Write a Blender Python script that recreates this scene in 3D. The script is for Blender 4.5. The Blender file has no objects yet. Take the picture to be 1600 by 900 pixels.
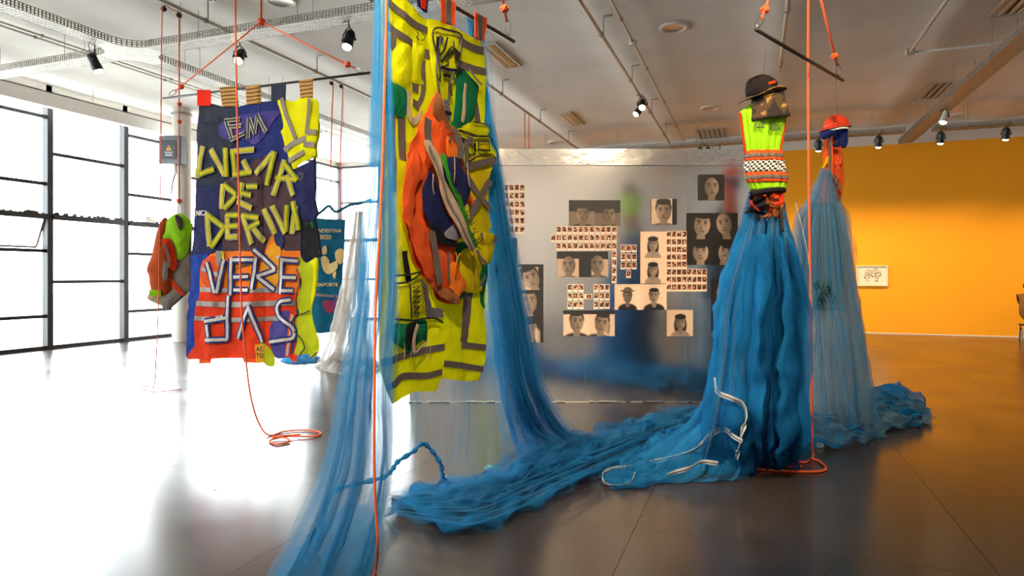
import bpy, bmesh, math, random
import numpy as np
from mathutils import Vector, Matrix, noise
from mathutils.geometry import delaunay_2d_cdt

SC = bpy.context.scene
COL = SC.collection
rnd = random.Random(7)
V = Vector

# ------------------------------------------------------------------ camera
F_PX, HOR, CAM_H = 1020.0, 430.0, 1.43          # focal length and horizon row of the 1600x900 frame
YAW = math.radians(20.3)
FWD = V((-math.sin(YAW), math.cos(YAW), 0)); RGT = V((math.cos(YAW), math.sin(YAW), 0)); UP = V((0, 0, 1))
EYE = V((0, 0, CAM_H))
cam_data = bpy.data.cameras.new('camera')
cam_data.sensor_width = 36.0
cam_data.lens = F_PX / 1600 * 36.0
cam_data.shift_y = -(450 - HOR) / 1600
cam_data.clip_start = 0.05; cam_data.clip_end = 300
cam = bpy.data.objects.new('camera', cam_data)
cam.location = EYE; cam.rotation_euler = (math.pi / 2, 0, YAW)
COL.objects.link(cam); SC.camera = cam

# ------------------------------------------------------------------ daylight and exposure
SKY = 15.0
world = bpy.data.worlds.new('overcast_sky'); SC.world = world; world.use_nodes = True
bg = world.node_tree.nodes['Background']
bg.inputs[0].default_value = (0.93, 0.97, 1.0, 1); bg.inputs[1].default_value = SKY
SC.view_settings.view_transform = 'Standard'; SC.view_settings.look = 'None'
SC.view_settings.gamma = 1.0; SC.view_settings.use_curve_mapping = False
SC.view_settings.exposure = 0.0
SC.cycles.max_bounces = 10; SC.cycles.transparent_max_bounces = 48
SC.cycles.diffuse_bounces = 5; SC.cycles.glossy_bounces = 4; SC.cycles.transmission_bounces = 6
SC.cycles.sample_clamp_indirect = 8.0
SC.cycles.caustics_reflective = False; SC.cycles.caustics_refractive = False

# room: x across, y deep; window wall at WX, yellow wall at WY
WX, WY, CEIL = -12.8, 18.15, 5.1
BX, BY = 9.5, -6.0                                # wall on the far side and wall behind the viewer

def portal(name, loc, rot, sx, sy):               # guides daylight sampling through the glazing; gives no light of its own
    l = bpy.data.lights.new(name, 'AREA'); l.shape = 'RECTANGLE'; l.size = sx; l.size_y = sy
    l.cycles.is_portal = True
    o = bpy.data.objects.new(name, l); o.location = loc; o.rotation_euler = rot; COL.objects.link(o)
    o['kind'] = 'helper'
portal('window_portal', (WX + 0.12, (WY + BY) / 2, 2.5), (0, -math.pi / 2, 0), 5.0, WY - BY)
portal('end_window_portal', (WX + 2.4, WY - 0.12, 2.5), (-math.pi / 2, 0, 0), 4.7, 5.0)

# ------------------------------------------------------------------ helpers: pixels to places
def pix(px, py, d):
    return EYE + FWD * d + RGT * ((px - 800) / F_PX * d) + UP * ((HOR - py) / F_PX * d)
def ray(px, py):
    return FWD + RGT * ((px - 800) / F_PX) + UP * ((HOR - py) / F_PX)
def flo(px, py, z=0.0):
    d = (CAM_H - z) * F_PX / (py - HOR)
    return pix(px, py, d)
def hit(px, py, p0, n):
    r = ray(px, py); t = (p0 - EYE).dot(n) / r.dot(n)
    return EYE + r * t

def lin(c):
    if isinstance(c, str): c = tuple(int(c[i:i + 2], 16) for i in (0, 2, 4))
    return tuple(((x / 255) / 12.92 if x / 255 <= 0.04045 else ((x / 255 + 0.055) / 1.055) ** 2.4) for x in c)

# ------------------------------------------------------------------ helpers: objects
ORG = {}
def props(o, label=None, cat=None, group=None, kind=None):
    if label: o['label'] = label
    if cat: o['category'] = cat
    if group: o['group'] = group
    if kind: o['kind'] = kind
    return o
def thing(name, label, cat, loc, group=None):
    o = bpy.data.objects.new(name, None); COL.objects.link(o); o.location = loc
    o.empty_display_size = 0.1
    ORG[o.name] = V(loc)
    return props(o, label, cat, group)
def setting(name, loc=(0, 0, 0), label=None):
    o = thing(name, label, None, loc); o['kind'] = 'structure'; return o

def put(name, verts, faces, mat, parent=None, smooth=True, uv=None, cols=None, fmat=None):
    me = bpy.data.meshes.new(name)
    me.from_pydata([tuple(v) for v in verts], [], faces)
    if isinstance(mat, (list, tuple)):
        for m in mat: me.materials.append(m)
    else: me.materials.append(mat)
    if fmat is not None: me.polygons.foreach_set('material_index', fmat)
    if smooth: me.polygons.foreach_set('use_smooth', [True] * len(me.polygons))
    if uv is not None:
        l = me.uv_layers.new(name='UVMap'); li = np.empty(len(me.loops), dtype=np.int32)
        me.loops.foreach_get('vertex_index', li)
        l.data.foreach_set('uv', np.asarray(uv, dtype=np.float32)[li].ravel())
    if cols is not None:
        a = me.color_attributes.new('Col', 'FLOAT_COLOR', 'POINT')
        c = np.ones((len(verts), 4), dtype=np.float32); c[:, :3] = cols
        a.data.foreach_set('color', c.ravel())
    o = bpy.data.objects.new(name, me); COL.objects.link(o)
    if parent is not None:
        o.parent = parent; org = ORG[parent.name]
        me.transform(Matrix.Translation(-org))
    else:
        a = np.array([tuple(v) for v in verts]); org = V(((a[:, 0].min() + a[:, 0].max()) / 2, (a[:, 1].min() + a[:, 1].max()) / 2, a[:, 2].min()))
        me.transform(Matrix.Translation(-org)); o.location = org
    ORG[o.name] = org
    me.validate()
    return o
def solid(o, t, offset=-1):
    m = o.modifiers.new('thickness', 'SOLIDIFY'); m.thickness = t; m.offset = offset
    return o

def thicken(vs, fs, uv, n, t):
    # give an open piece a back and its own rim, so the front keeps clean shading
    k = len(vs); cnt = {}
    for f in fs:
        for i in range(len(f)): e = (f[i], f[(i + 1) % len(f)]); cnt[e] = cnt.get(e, 0) + 1
    rim = [e for e in cnt if (e[1], e[0]) not in cnt]
    V2 = list(vs) + [v - n * t for v in vs]; U2 = list(uv) + list(uv); F2 = list(fs) + [tuple(i + k for i in reversed(f)) for f in fs]
    for a, b in rim:
        o = len(V2); V2 += [vs[a], vs[b], vs[b] - n * t, vs[a] - n * t]; U2 += [uv[a], uv[b], uv[b], uv[a]]; F2.append((o + 1, o, o + 3, o + 2))
    return V2, F2, U2

class MB:
    def __init__(s): s.v = []; s.f = []
    def add(s, vs, fs):
        n = len(s.v); s.v += [V(x) for x in vs]; s.f += [tuple(i + n for i in f) for f in fs]; return s
    def box(s, lo, hi):
        x0, y0, z0 = lo; x1, y1, z1 = hi
        return s.add([(x0, y0, z0), (x1, y0, z0), (x1, y1, z0), (x0, y1, z0), (x0, y0, z1), (x1, y0, z1), (x1, y1, z1), (x0, y1, z1)],
                     [(0, 3, 2, 1), (4, 5, 6, 7), (0, 1, 5, 4), (1, 2, 6, 5), (2, 3, 7, 6), (3, 0, 4, 7)])
    def obox(s, c, ax, ay, az):                   # half-axis vectors
        c = V(c)
        vs = [c - ax - ay - az, c + ax - ay - az, c + ax + ay - az, c - ax + ay - az, c - ax - ay + az, c + ax - ay + az, c + ax + ay + az, c - ax + ay + az]
        return s.add(vs, [(0, 3, 2, 1), (4, 5, 6, 7), (0, 1, 5, 4), (1, 2, 6, 5), (2, 3, 7, 6), (3, 0, 4, 7)])
    def tube(s, pts, r, n=8, closed=False, cap=True):
        pts = [V(p) for p in pts]; k = len(pts); rs = r if isinstance(r, (list, tuple)) else [r] * k
        vs = []; up = None
        for i, p in enumerate(pts):
            a = pts[(i - 1) % k] if (closed or i > 0) else p; b = pts[(i + 1) % k] if (closed or i < k - 1) else p
            t = (b - a)
            t = t.normalized() if t.length > 1e-9 else V((0, 0, 1))
            if up is None: up = V((0, 0, 1)) if abs(t.z) < 0.9 else V((1, 0, 0))
            x = up - t * up.dot(t)
            x = x.normalized() if x.length > 1e-6 else t.orthogonal().normalized()
            up = x; y = t.cross(x)
            for j in range(n):
                q = 2 * math.pi * j / n; vs.append(p + (x * math.cos(q) + y * math.sin(q)) * rs[i])
        fs = []
        for i in range(k if closed else k - 1):
            for j in range(n):
                a = i * n + j; b = i * n + (j + 1) % n; c = ((i + 1) % k) * n + (j + 1) % n; d = ((i + 1) % k) * n + j
                fs.append((a, b, c, d))
        if cap and not closed: fs += [tuple(range(n))[::-1], tuple(range((k - 1) * n, k * n))]
        return s.add(vs, fs)
    def lathe(s, prof, mat, n=24):                # profile (r, z) turned about z, then placed by mat
        vs = []; fs = []
        for r, z in prof:
            for j in range(n):
                q = 2 * math.pi * j / n; vs.append(mat @ V((r * math.cos(q), r * math.sin(q), z)))
        for i in range(len(prof) - 1):
            for j in range(n):
                fs.append((i * n + j, i * n + (j + 1) % n, (i + 1) * n + (j + 1) % n, (i + 1) * n + j))
        return s.add(vs, fs)
    def build(s, name, mat, parent=None, smooth=False, **k):
        return put(name, s.v, s.f, mat, parent, smooth, **k)

def crv(pts, n=8, closed=False):                  # Catmull-Rom through points
    P = [V(p) for p in pts]; k = len(P); out = []
    if k < 3 and not closed: return [P[0].lerp(P[-1], i / n) for i in range(n + 1)]
    for i in range(k if closed else k - 1):
        p0 = P[(i - 1) % k] if (closed or i > 0) else P[0] * 2 - P[1]
        p1 = P[i]; p2 = P[(i + 1) % k]
        p3 = P[(i + 2) % k] if (closed or i + 2 < k) else P[-1] * 2 - P[-2]
        for j in range(n):
            t = j / n
            out.append(0.5 * ((2 * p1) + (p2 - p0) * t + (2 * p0 - 5 * p1 + 4 * p2 - p3) * t * t + (3 * p1 - p0 - 3 * p2 + p3) * t ** 3))
    if not closed: out.append(P[-1])
    return out
def resample(pts, n):
    P = [V(p) for p in pts]; L = [0.0]
    for a, b in zip(P, P[1:]): L.append(L[-1] + (b - a).length)
    out = []; j = 0
    for i in range(n):
        t = L[-1] * i / (n - 1)
        while j < len(P) - 2 and L[j + 1] < t: j += 1
        s = L[j + 1] - L[j]; out.append(P[j].lerp(P[j + 1], (t - L[j]) / s if s > 1e-9 else 0))
    return out

# ------------------------------------------------------------------ materials
def new_mat(name):
    m = bpy.data.materials.new(name); m.use_nodes = True
    nt = m.node_tree; return m, nt, nt.nodes, nt.links, nt.nodes['Principled BSDF'], nt.nodes['Material Output']
def M(name, c, rough=0.7, metal=0.0, var=0.25, vs=12.0, bump=0.0, bs=200.0, transl=0.0, spec=0.5, emit=None, tex='Object'):
    m, nt, N, L, p, out = new_mat(name)
    col = lin(c)
    p.inputs['Roughness'].default_value = rough; p.inputs['Metallic'].default_value = metal
    p.inputs['Specular IOR Level'].default_value = spec
    tc = N.new('ShaderNodeTexCoord'); nz = N.new('ShaderNodeTexNoise'); nz.inputs['Scale'].default_value = vs; nz.inputs['Detail'].default_value = 4
    L.new(tc.outputs[tex], nz.inputs['Vector'])
    rp = N.new('ShaderNodeValToRGB')
    rp.color_ramp.elements[0].position = 0.3; rp.color_ramp.elements[1].position = 0.7
    rp.color_ramp.elements[0].color = tuple(x * (1 - var) for x in col) + (1,); rp.color_ramp.elements[1].color = tuple(min(1, x * (1 + var * 0.4)) for x in col) + (1,)
    L.new(nz.outputs[0], rp.inputs[0]); L.new(rp.outputs[0], p.inputs['Base Color'])
    if bump:
        n2 = N.new('ShaderNodeTexNoise'); n2.inputs['Scale'].default_value = bs; n2.inputs['Detail'].default_value = 3
        L.new(tc.outputs[tex], n2.inputs['Vector'])
        b = N.new('ShaderNodeBump'); b.inputs['Strength'].default_value = bump; b.inputs['Distance'].default_value = 0.004 if bs > 20 else 0.02
        L.new(n2.outputs[0], b.inputs['Height']); L.new(b.outputs[0], p.inputs['Normal'])
    if emit:
        p.inputs['Emission Color'].default_value = lin(emit[0]) + (1,); p.inputs['Emission Strength'].default_value = emit[1]
    if transl:
        t = N.new('ShaderNodeBsdfTranslucent'); L.new(rp.outputs[0], t.inputs['Color'])
        mx = N.new('ShaderNodeMixShader'); mx.inputs[0].default_value = transl
        L.new(p.outputs[0], mx.inputs[1]); L.new(t.outputs[0], mx.inputs[2]); L.new(mx.outputs[0], out.inputs['Surface'])
    return m
def cloth(name, c, transl=0.25, rough=0.85, var=0.22, vs=9.0):
    return M(name, c, rough, 0, var, vs, bump=0.75, bs=16.0, transl=transl, spec=0.2)
def vcol_mat(name, rough=0.5):
    m, nt, N, L, p, out = new_mat(name)
    a = N.new('ShaderNodeVertexColor'); a.layer_name = 'Col'
    L.new(a.outputs[0], p.inputs['Base Color']); p.inputs['Roughness'].default_value = rough
    return m
def checker_mat(name, c1, c2, scale, rough=0.8):
    m, nt, N, L, p, out = new_mat(name)
    tc = N.new('ShaderNodeTexCoord'); ck = N.new('ShaderNodeTexChecker')
    ck.inputs['Scale'].default_value = scale; ck.inputs['Color1'].default_value = lin(c1) + (1,); ck.inputs['Color2'].default_value = lin(c2) + (1,)
    L.new(tc.outputs['UV'], ck.inputs['Vector']); L.new(ck.outputs[0], p.inputs['Base Color']); p.inputs['Roughness'].default_value = rough
    return m
def net_mat(name, c, a0, a1, us=60.0, vs=1.5, transl=0.45):
    m, nt, N, L, p, out = new_mat(name); N.remove(p)
    col = lin(c) + (1,)
    tc = N.new('ShaderNodeTexCoord'); mp = N.new('ShaderNodeMapping'); mp.inputs['Scale'].default_value = (us, vs, 1)
    nz = N.new('ShaderNodeTexNoise'); nz.inputs['Scale'].default_value = 1.0; nz.inputs['Detail'].default_value = 3
    L.new(tc.outputs['UV'], mp.inputs[0]); L.new(mp.outputs[0], nz.inputs['Vector'])
    mr = N.new('ShaderNodeMapRange'); mr.inputs['From Min'].default_value = 0.35; mr.inputs['From Max'].default_value = 0.68
    mr.inputs['To Min'].default_value = a0; mr.inputs['To Max'].default_value = a1
    L.new(nz.outputs[0], mr.inputs[0])
    d = N.new('ShaderNodeBsdfDiffuse'); d.inputs[0].default_value = col
    t = N.new('ShaderNodeBsdfTranslucent'); t.inputs[0].default_value = col
    dt = N.new('ShaderNodeMixShader'); dt.inputs[0].default_value = transl; L.new(d.outputs[0], dt.inputs[1]); L.new(t.outputs[0], dt.inputs[2])
    tr = N.new('ShaderNodeBsdfTransparent')
    mx = N.new('ShaderNodeMixShader'); L.new(mr.outputs[0], mx.inputs[0]); L.new(tr.outputs[0], mx.inputs[1]); L.new(dt.outputs[0], mx.inputs[2])
    L.new(mx.outputs[0], out.inputs['Surface'])
    return m

MT = {}
MT['white_paint'] = M('white_paint', 'dcd6ce', 0.8, var=0.05, vs=1.5, bump=0.08, bs=30)
MT['ceiling'] = M('ceiling_paint', 'e2ddd6', 0.85, var=0.10, vs=0.9, bump=0.1, bs=14)
MT['yellow_wall'] = M('yellow_wall_paint', 'f2a31c', 0.7, var=0.03, vs=1.0, bump=0.06, bs=60, spec=0.3)
MT['black_frame'] = M('black_window_steel', '2b2c30', 0.45, 0.2, var=0.3, vs=20, bump=0.1)
MT['grey_steel'] = M('grey_steel', '9a958e', 0.4, 0.6, var=0.15)
MT['galv'] = M('galvanised_tray', 'a39c92', 0.45, 0.5, var=0.2)
MT['pipe'] = M('white_conduit', 'bdb6ad', 0.45, 0.1, var=0.1)
MT['black'] = M('black_plastic', '16161a', 0.45, var=0.2)
MT['blackcloth'] = cloth('black_cloth', '18171c', 0.05)
MT['rod'] = M('dark_steel_rod', '3a3431', 0.4, 0.7, var=0.3)
MT['carabiner'] = M('steel_carabiner', '8a8a8a', 0.25, 0.9, var=0.1)
# ================================================================== the room
def floor_mat():
    m, nt, N, L, p, out = new_mat('polished_concrete')
    tc = N.new('ShaderNodeTexCoord'); geo = N.new('ShaderNodeNewGeometry')
    n1 = N.new('ShaderNodeTexNoise'); n1.inputs['Scale'].default_value = 0.55; n1.inputs['Detail'].default_value = 8; n1.inputs['Roughness'].default_value = 0.6
    mp = N.new('ShaderNodeMapping'); mp.inputs['Scale'].default_value = (1, 1.8, 1); mp.inputs['Rotation'].default_value = (0, 0, 0.4)
    L.new(geo.outputs['Position'], mp.inputs[0]); L.new(mp.outputs[0], n1.inputs['Vector'])
    rp = N.new('ShaderNodeValToRGB'); e = rp.color_ramp.elements
    e[0].position = 0.3; e[0].color = lin('2e2722') + (1,); e[1].position = 0.72; e[1].color = lin('473d36') + (1,)
    L.new(n1.outputs[0], rp.inputs[0])
    sp = N.new('ShaderNodeTexVoronoi'); sp.inputs['Scale'].default_value = 3.2; sp.inputs['Randomness'].default_value = 1
    L.new(geo.outputs['Position'], sp.inputs['Vector'])
    lt = N.new('ShaderNodeMath'); lt.operation = 'LESS_THAN'; lt.inputs[1].default_value = 0.035; L.new(sp.outputs['Distance'], lt.inputs[0])
    mx = N.new('ShaderNodeMix'); mx.data_type = 'RGBA'; L.new(lt.outputs[0], mx.inputs[0]); L.new(rp.outputs[0], mx.inputs[6]); mx.inputs[7].default_value = lin('2a2420') + (1,)
    L.new(mx.outputs[2], p.inputs['Base Color'])
    n2 = N.new('ShaderNodeTexNoise'); n2.inputs['Scale'].default_value = 1.1; n2.inputs['Detail'].default_value = 3; L.new(geo.outputs['Position'], n2.inputs['Vector'])
    mr = N.new('ShaderNodeMapRange'); mr.inputs['From Min'].default_value = 0.3; mr.inputs['From Max'].default_value = 0.7; mr.inputs['To Min'].default_value = 0.19; mr.inputs['To Max'].default_value = 0.27
    L.new(n2.outputs[0], mr.inputs[0])
    ad = N.new('ShaderNodeMath'); ad.operation = 'MULTIPLY_ADD'; ad.inputs[1].default_value = 0.5; L.new(lt.outputs[0], ad.inputs[0]); L.new(mr.outputs[0], ad.inputs[2])
    L.new(ad.outputs[0], p.inputs['Roughness'])
    n3 = N.new('ShaderNodeTexNoise'); n3.inputs['Scale'].default_value = 7; n3.inputs['Detail'].default_value = 5; L.new(geo.outputs['Position'], n3.inputs['Vector'])
    b = N.new('ShaderNodeBump'); b.inputs['Strength'].default_value = 0.03; b.inputs['Distance'].default_value = 0.01
    L.new(n3.outputs[0], b.inputs['Height']); L.new(b.outputs[0], p.inputs['Normal'])
    p.inputs['IOR'].default_value = 1.68
    return m
MT['floor'] = floor_mat()
MT['joint'] = M('dark_joint', '241f1b', 0.9)

mb = MB(); mb.box((WX - 0.3, BY - 0.2, -0.3), (BX + 0.2, WY + 0.3, -0.006))
floor = mb.build('floor', MT['joint']); props(floor, 'dark polished concrete floor in large slabs', None, None, 'structure')
xs = [WX]; x = -0.63 - 1.72 * 6
while x < -0.7: xs.append(x); x += 1.72
xs += [-0.63, 1.10, 2.80, 4.5, 6.2, 7.9, BX]
ys = [BY, -3.1, 0.3, 3.7, 7.1, 10.5, 13.9, 16.4, WY]
for i in range(len(xs) - 1):
    for j in range(len(ys) - 1):
        g = 0.0014
        MB().box((xs[i] + g, ys[j] + g, -0.0055), (xs[i + 1] - g, ys[j + 1] - g, 0)).build('slab', MT['floor'], floor)

# ceiling with shallow rounded ribs over the conduit lines
RIBS = [-11.6, -9.2, -6.8, -4.4, -2.0, 0.4, 2.8, 5.2, 7.6]
def ceil_z(x):
    return CEIL - 0.05 * sum(math.exp(-((x - r) / 0.36) ** 2) for r in RIBS)
cx = [WX - 0.2 + i * 0.08 for i in range(int((BX - WX + 0.4) / 0.08) + 1)] + [BX + 0.2]
vs = []; fs = []
for x in cx: vs += [V((x, BY - 0.2, ceil_z(x))), V((x, WY + 0.25, ceil_z(x))), V((x, WY + 0.25, CEIL + 0.3)), V((x, BY - 0.2, CEIL + 0.3))]
for i in range(len(cx) - 1):
    for j in range(4): a = i * 4 + j; b = i * 4 + (j + 1) % 4; fs.append((a, a + 4, b + 4, b))
fs += [(0, 1, 2, 3), tuple(len(vs) - 4 + k for k in (3, 2, 1, 0))]
ceiling = put('ceiling', vs, fs, MT['ceiling'], smooth=False); props(ceiling, 'white ceiling with shallow rounded ribs', None, None, 'structure')

EWX = -8.0
props(MB().box((EWX, WY, 0), (BX + 0.2, WY + 0.2, 4.62)).build('wall_back', MT['yellow_wall']), 'long yellow painted wall', None, None, 'structure')
props(MB().box((EWX, WY, 4.62), (BX + 0.2, WY + 0.2, CEIL)).build('wall_back_upper', MT['white_paint']), 'white band above the yellow wall', None, None, 'structure')
props(MB().box((EWX, WY - 0.008, 0.0), (BX, WY, 0.02)).build('baseboard_back', MT['white_paint']), 'thin pale strip at the foot of the yellow wall', None, None, 'structure')
props(MB().box((BX, BY, 0), (BX + 0.2, WY, CEIL)).build('wall_right', MT['white_paint']), 'white side wall', None, None, 'structure')
props(MB().box((WX, BY - 0.2, 0), (BX + 0.2, BY, CEIL)).build('wall_front', MT['white_paint']), 'white wall behind the viewer', None, None, 'structure')
# pavement outside the windows
MT['pave'] = M('pale_pavement', 'd8d6d0', 0.9)
props(MB().box((WX - 40, BY - 30, -0.5), (WX - 0.3, WY + 60, -0.08)).build('ground_outside', MT['pave']), 'pale pavement outside the windows', None, None, 'structure')
props(MB().box((WX - 0.3, WY + 0.3, -0.5), (BX + 30, WY + 60, -0.08)).build('ground_outside', MT['pave']), 'pale pavement beyond the end windows', None, None, 'structure')

# ------------------------------------------------------------------ windows
def pane_mat():
    m, nt, N, L, p, out = new_mat('window_glass'); N.remove(p)
    tr = N.new('ShaderNodeBsdfTransparent'); tr.inputs[0].default_value = (0.95, 0.97, 0.97, 1)
    gl = N.new('ShaderNodeBsdfGlossy'); gl.inputs['Roughness'].default_value = 0.03
    mx = N.new('ShaderNodeMixShader'); mx.inputs[0].default_value = 0.06
    L.new(tr.outputs[0], mx.inputs[1]); L.new(gl.outputs[0], mx.inputs[2]); L.new(mx.outputs[0], out.inputs['Surface'])
    return m
MT['glass'] = pane_mat()
ZTOP, BAY = 5.0, 1.63
TYPE_A = [0.64, 1.90, 2.56, 3.19, 4.48]; TYPE_B = [1.30, 2.56, 3.79]
def bay(n, along, a0, a1, kind, open_hopper=False):
    # along: 'y' = side glazing at WX, 'x' = end glazing at WY
    def B(m, lo, hi):                              # lo/hi as (offset inward, along, z)
        if along == 'y': m.box((WX + lo[0], lo[1], lo[2]), (WX + hi[0], hi[1], hi[2]))
        else: m.box((lo[1], WY - hi[0], lo[2]), (hi[1], WY - lo[0], hi[2]))
        return m
    base = (WX, (a0 + a1) / 2, 0) if along == 'y' else ((a0 + a1) / 2, WY, 0)
    w = setting('window_%d' % n, base, 'tall black steel framed window with bright daylight behind')
    B(MB(), (-0.08, a0 - 0.055, 0), (0.07, a0 + 0.055, ZTOP - 0.03)).build('post', MT['black_frame'], w)
    B(MB(), (-0.05, a0 + 0.055, 0), (0.05, a1 - 0.055, 0.07)).build('bottom_rail', MT['black_frame'], w)
    B(MB(), (-0.05, a0 + 0.055, ZTOP - 0.09), (0.06, a1 - 0.055, ZTOP - 0.03)).build('top_rail', MT['black_frame'], w)
    B(MB(), (-0.08, a0 - 0.055, ZTOP - 0.03), (0.03, a1 + 0.055, CEIL)).build('head_panel', MT['white_paint'], w)
    zs = TYPE_A if kind == 'A' else TYPE_B
    for z in zs:
        t = 0.05 if z == 2.56 else 0.032
        B(MB(), (-0.03, a0 + 0.055, z - t), (0.09 if z == 2.56 else 0.035, a1 - 0.055, z + t)).build('transom', MT['black_frame'], w)
    edges = [0.07] + zs + [ZTOP - 0.09]
    for k in range(len(edges) - 1):
        lo, hi = edges[k] + 0.03, edges[k + 1] - 0.03
        if open_hopper and abs(edges[k] - 1.90) < 0.01:
            tl = math.radians(24); h = hi - lo
            cz = hi - math.cos(tl) * h / 2; cxo = WX - math.sin(tl) * h / 2
            zv = V((math.sin(tl), 0, math.cos(tl))) * (h / 2); yv = V((0, (a1 - a0) / 2 - 0.07, 0)); nv = V((math.cos(tl), 0, -math.sin(tl)))
            pn = MB().obox((cxo, (a0 + a1) / 2, cz), nv * 0.004, yv, zv).build('pane', MT['glass'], w)
            m = MB(); c = V((cxo, (a0 + a1) / 2, cz))
            m.obox(c - zv, nv * 0.02, yv, zv.normalized() * 0.02); m.obox(c + yv, nv * 0.02, yv.normalized() * 0.02, zv); m.obox(c - yv, nv * 0.02, yv.normalized() * 0.02, zv)
            m.build('sash', MT['grey_steel'], pn)
        else:
            B(MB(), (-0.004, a0 + 0.05, lo), (0.004, a1 - 0.05, hi)).build('pane', MT['glass'], w)
    return w
n = 1; a = 8.73 - 9 * BAY; k = 0
side_bays = []
while a < WY - 0.2:
    a1 = min(a + BAY, WY)
    kd = 'A' if (k % 2 == 0) else 'B'
    w = bay(n, 'y', a, a1, kd, open_hopper=(abs(a - (8.73 - BAY)) < 0.01)); side_bays.append((w, a, a1))
    n += 1; a += BAY; k += 1
for i in range(3):
    x0 = WX + i * 1.6; bay(n, 'x', x0 + (0.06 if i == 0 else 0), x0 + 1.6, 'B' if i % 2 == 0 else 'A'); n += 1
MB().box((EWX - 0.06, WY - 0.07, 0), (EWX + 0.0, WY + 0.08, CEIL - 0.02)).build('post', MT['black_frame'], bpy.data.objects['window_%d' % (n - 1)])
# ledge things along the middle transom
t = thing('window_motor', 'small pale box with switches sitting on the window transom', 'motor', (WX + 0.06, 10.85, 2.61))
MB().box((WX + 0.0, 10.80, 2.612), (WX + 0.12, 11.05, 2.70)).build('housing', MT['white_paint'], t)
MB().box((WX + 0.02, 10.83, 2.70), (WX + 0.09, 10.93, 2.735)).build('cap', MT['grey_steel'], t)
m = MB()
for i in range(70):
    y = 6.8 + rnd.random() * 5.3
    if abs(y - 8.73) < 0.1 or abs(y - 10.36) < 0.1 or 10.75 < y < 11.1: continue
    s = 0.012 + rnd.random() * 0.018
    m.box((WX + 0.02, y - s, 2.61), (WX + 0.02 + s * 2, y + s, 2.61 + s * 1.6))
props(m.build('grit', MT['black']), 'dark grit and clips lying along the window transom', 'grit', None, 'stuff')

# white trunking in front of the window heads
MT['trunk_white'] = M('white_enamel', 'f4f2ee', 0.5, var=0.03)
t = thing('light_trunking', 'long white trunking hung on wires in front of the window tops', 'trunking', (-12.2, 8, 4.52))
MB().box((-12.27, BY + 0.5, 4.53), (-12.13, 14.5, 4.78)).build('channel', MT['trunk_white'], t)
for i in range(9):
    y = -4 + i * 2.2; MB().tube([(-12.2, y, 4.78), (-12.2, y, ceil_z(-12.2))], 0.005, 6).build('hanger', MT['grey_steel'], t)

# column with its electrical box
COLX, COLY = -11.67, 10.83
t = setting('column_round', (COLX, COLY, 0), 'white round concrete column beside the windows')
MB().lathe([(0.0, 0), (0.19, 0), (0.19, CEIL), (0, CEIL)], Matrix.Translation((COLX, COLY, 0)), 32).build('shaft', MT['white_paint'], t, smooth=False)
MB().lathe([(0.19, 0), (0.215, 0), (0.215, 0.04), (0.19, 0.05)], Matrix.Translation((COLX, COLY, 4.9)), 32).build('collar', MT['grey_steel'], t)
bc = pix(268, 235, 13.9)
MT['boxgrey'] = M('grey_enamel', '6b6e74', 0.5, var=0.1); MT['boxdark'] = M('dark_grey_enamel', '3d4046', 0.5, var=0.1)
MT['warn'] = M('warning_yellow', 'f0a818', 0.5); MT['offwhite'] = M('off_white', 'e8e4dc', 0.6, var=0.05)
t = thing('electrical_box', 'grey electrical box with a yellow warning triangle on the white column', 'box', bc - UP * 0.3)
hx, hz, hy = RGT * 0.215, UP * 0.295, FWD * 0.10
MB().obox(bc, hx, hy, hz).build('housing', MT['boxgrey'], t)
MB().obox(bc - FWD * 0.105 + RGT * 0.0, RGT * 0.15, FWD * 0.006, UP * 0.20).build('door', MT['boxdark'], t)
MB().obox(bc + RGT * 0.225 + FWD * 0.02, RGT * 0.03, FWD * 0.11, UP * 0.29).build('side_cover', MT['boxdark'], t)
q = bc - FWD * 0.1125
put('warning_sign', [q + RGT * -0.06 + UP * -0.02, q + RGT * 0.06 + UP * -0.02, q + UP * 0.09, q + RGT * -0.06 + UP * -0.02 + FWD * 0.003, q + RGT * 0.06 + UP * -0.02 + FWD * 0.003, q + UP * 0.09 + FWD * 0.003], [(0, 1, 2), (3, 5, 4), (0, 3, 4, 1), (1, 4, 5, 2), (2, 5, 3, 0)], MT['warn'], t, smooth=False)
m = MB()
for k, w_ in enumerate((0.09, 0.07, 0.08)): m.obox(q + UP * (-0.06 - k * 0.035), RGT * w_, FWD * 0.002, UP * 0.006)
m.build('lettering', MT['offwhite'], t)
m = MB(); m.obox(q + UP * 0.03 - FWD * 0.003, RGT * 0.006, FWD * 0.001, UP * 0.025); m.build('bolt_symbol', MT['black'], t)
MB().obox(bc + FWD * 0.14 + RGT * 0.13, RGT * 0.06, FWD * 0.05, UP * 0.2).build('mounting_bracket', MT['grey_steel'], t)
MB().tube([bc + RGT * 0.08 - UP * 0.295, bc + RGT * 0.08 - UP * 0.5], 0.045, 10).build('cable_gland', MT['offwhite'], t)
MB().tube(crv([bc + RGT * 0.08 - UP * 0.5, bc + RGT * 0.02 - UP * 0.7, bc - RGT * 0.02 - UP * 1.0], 6), 0.012, 6).build('cable', MT['black'], t)

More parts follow.
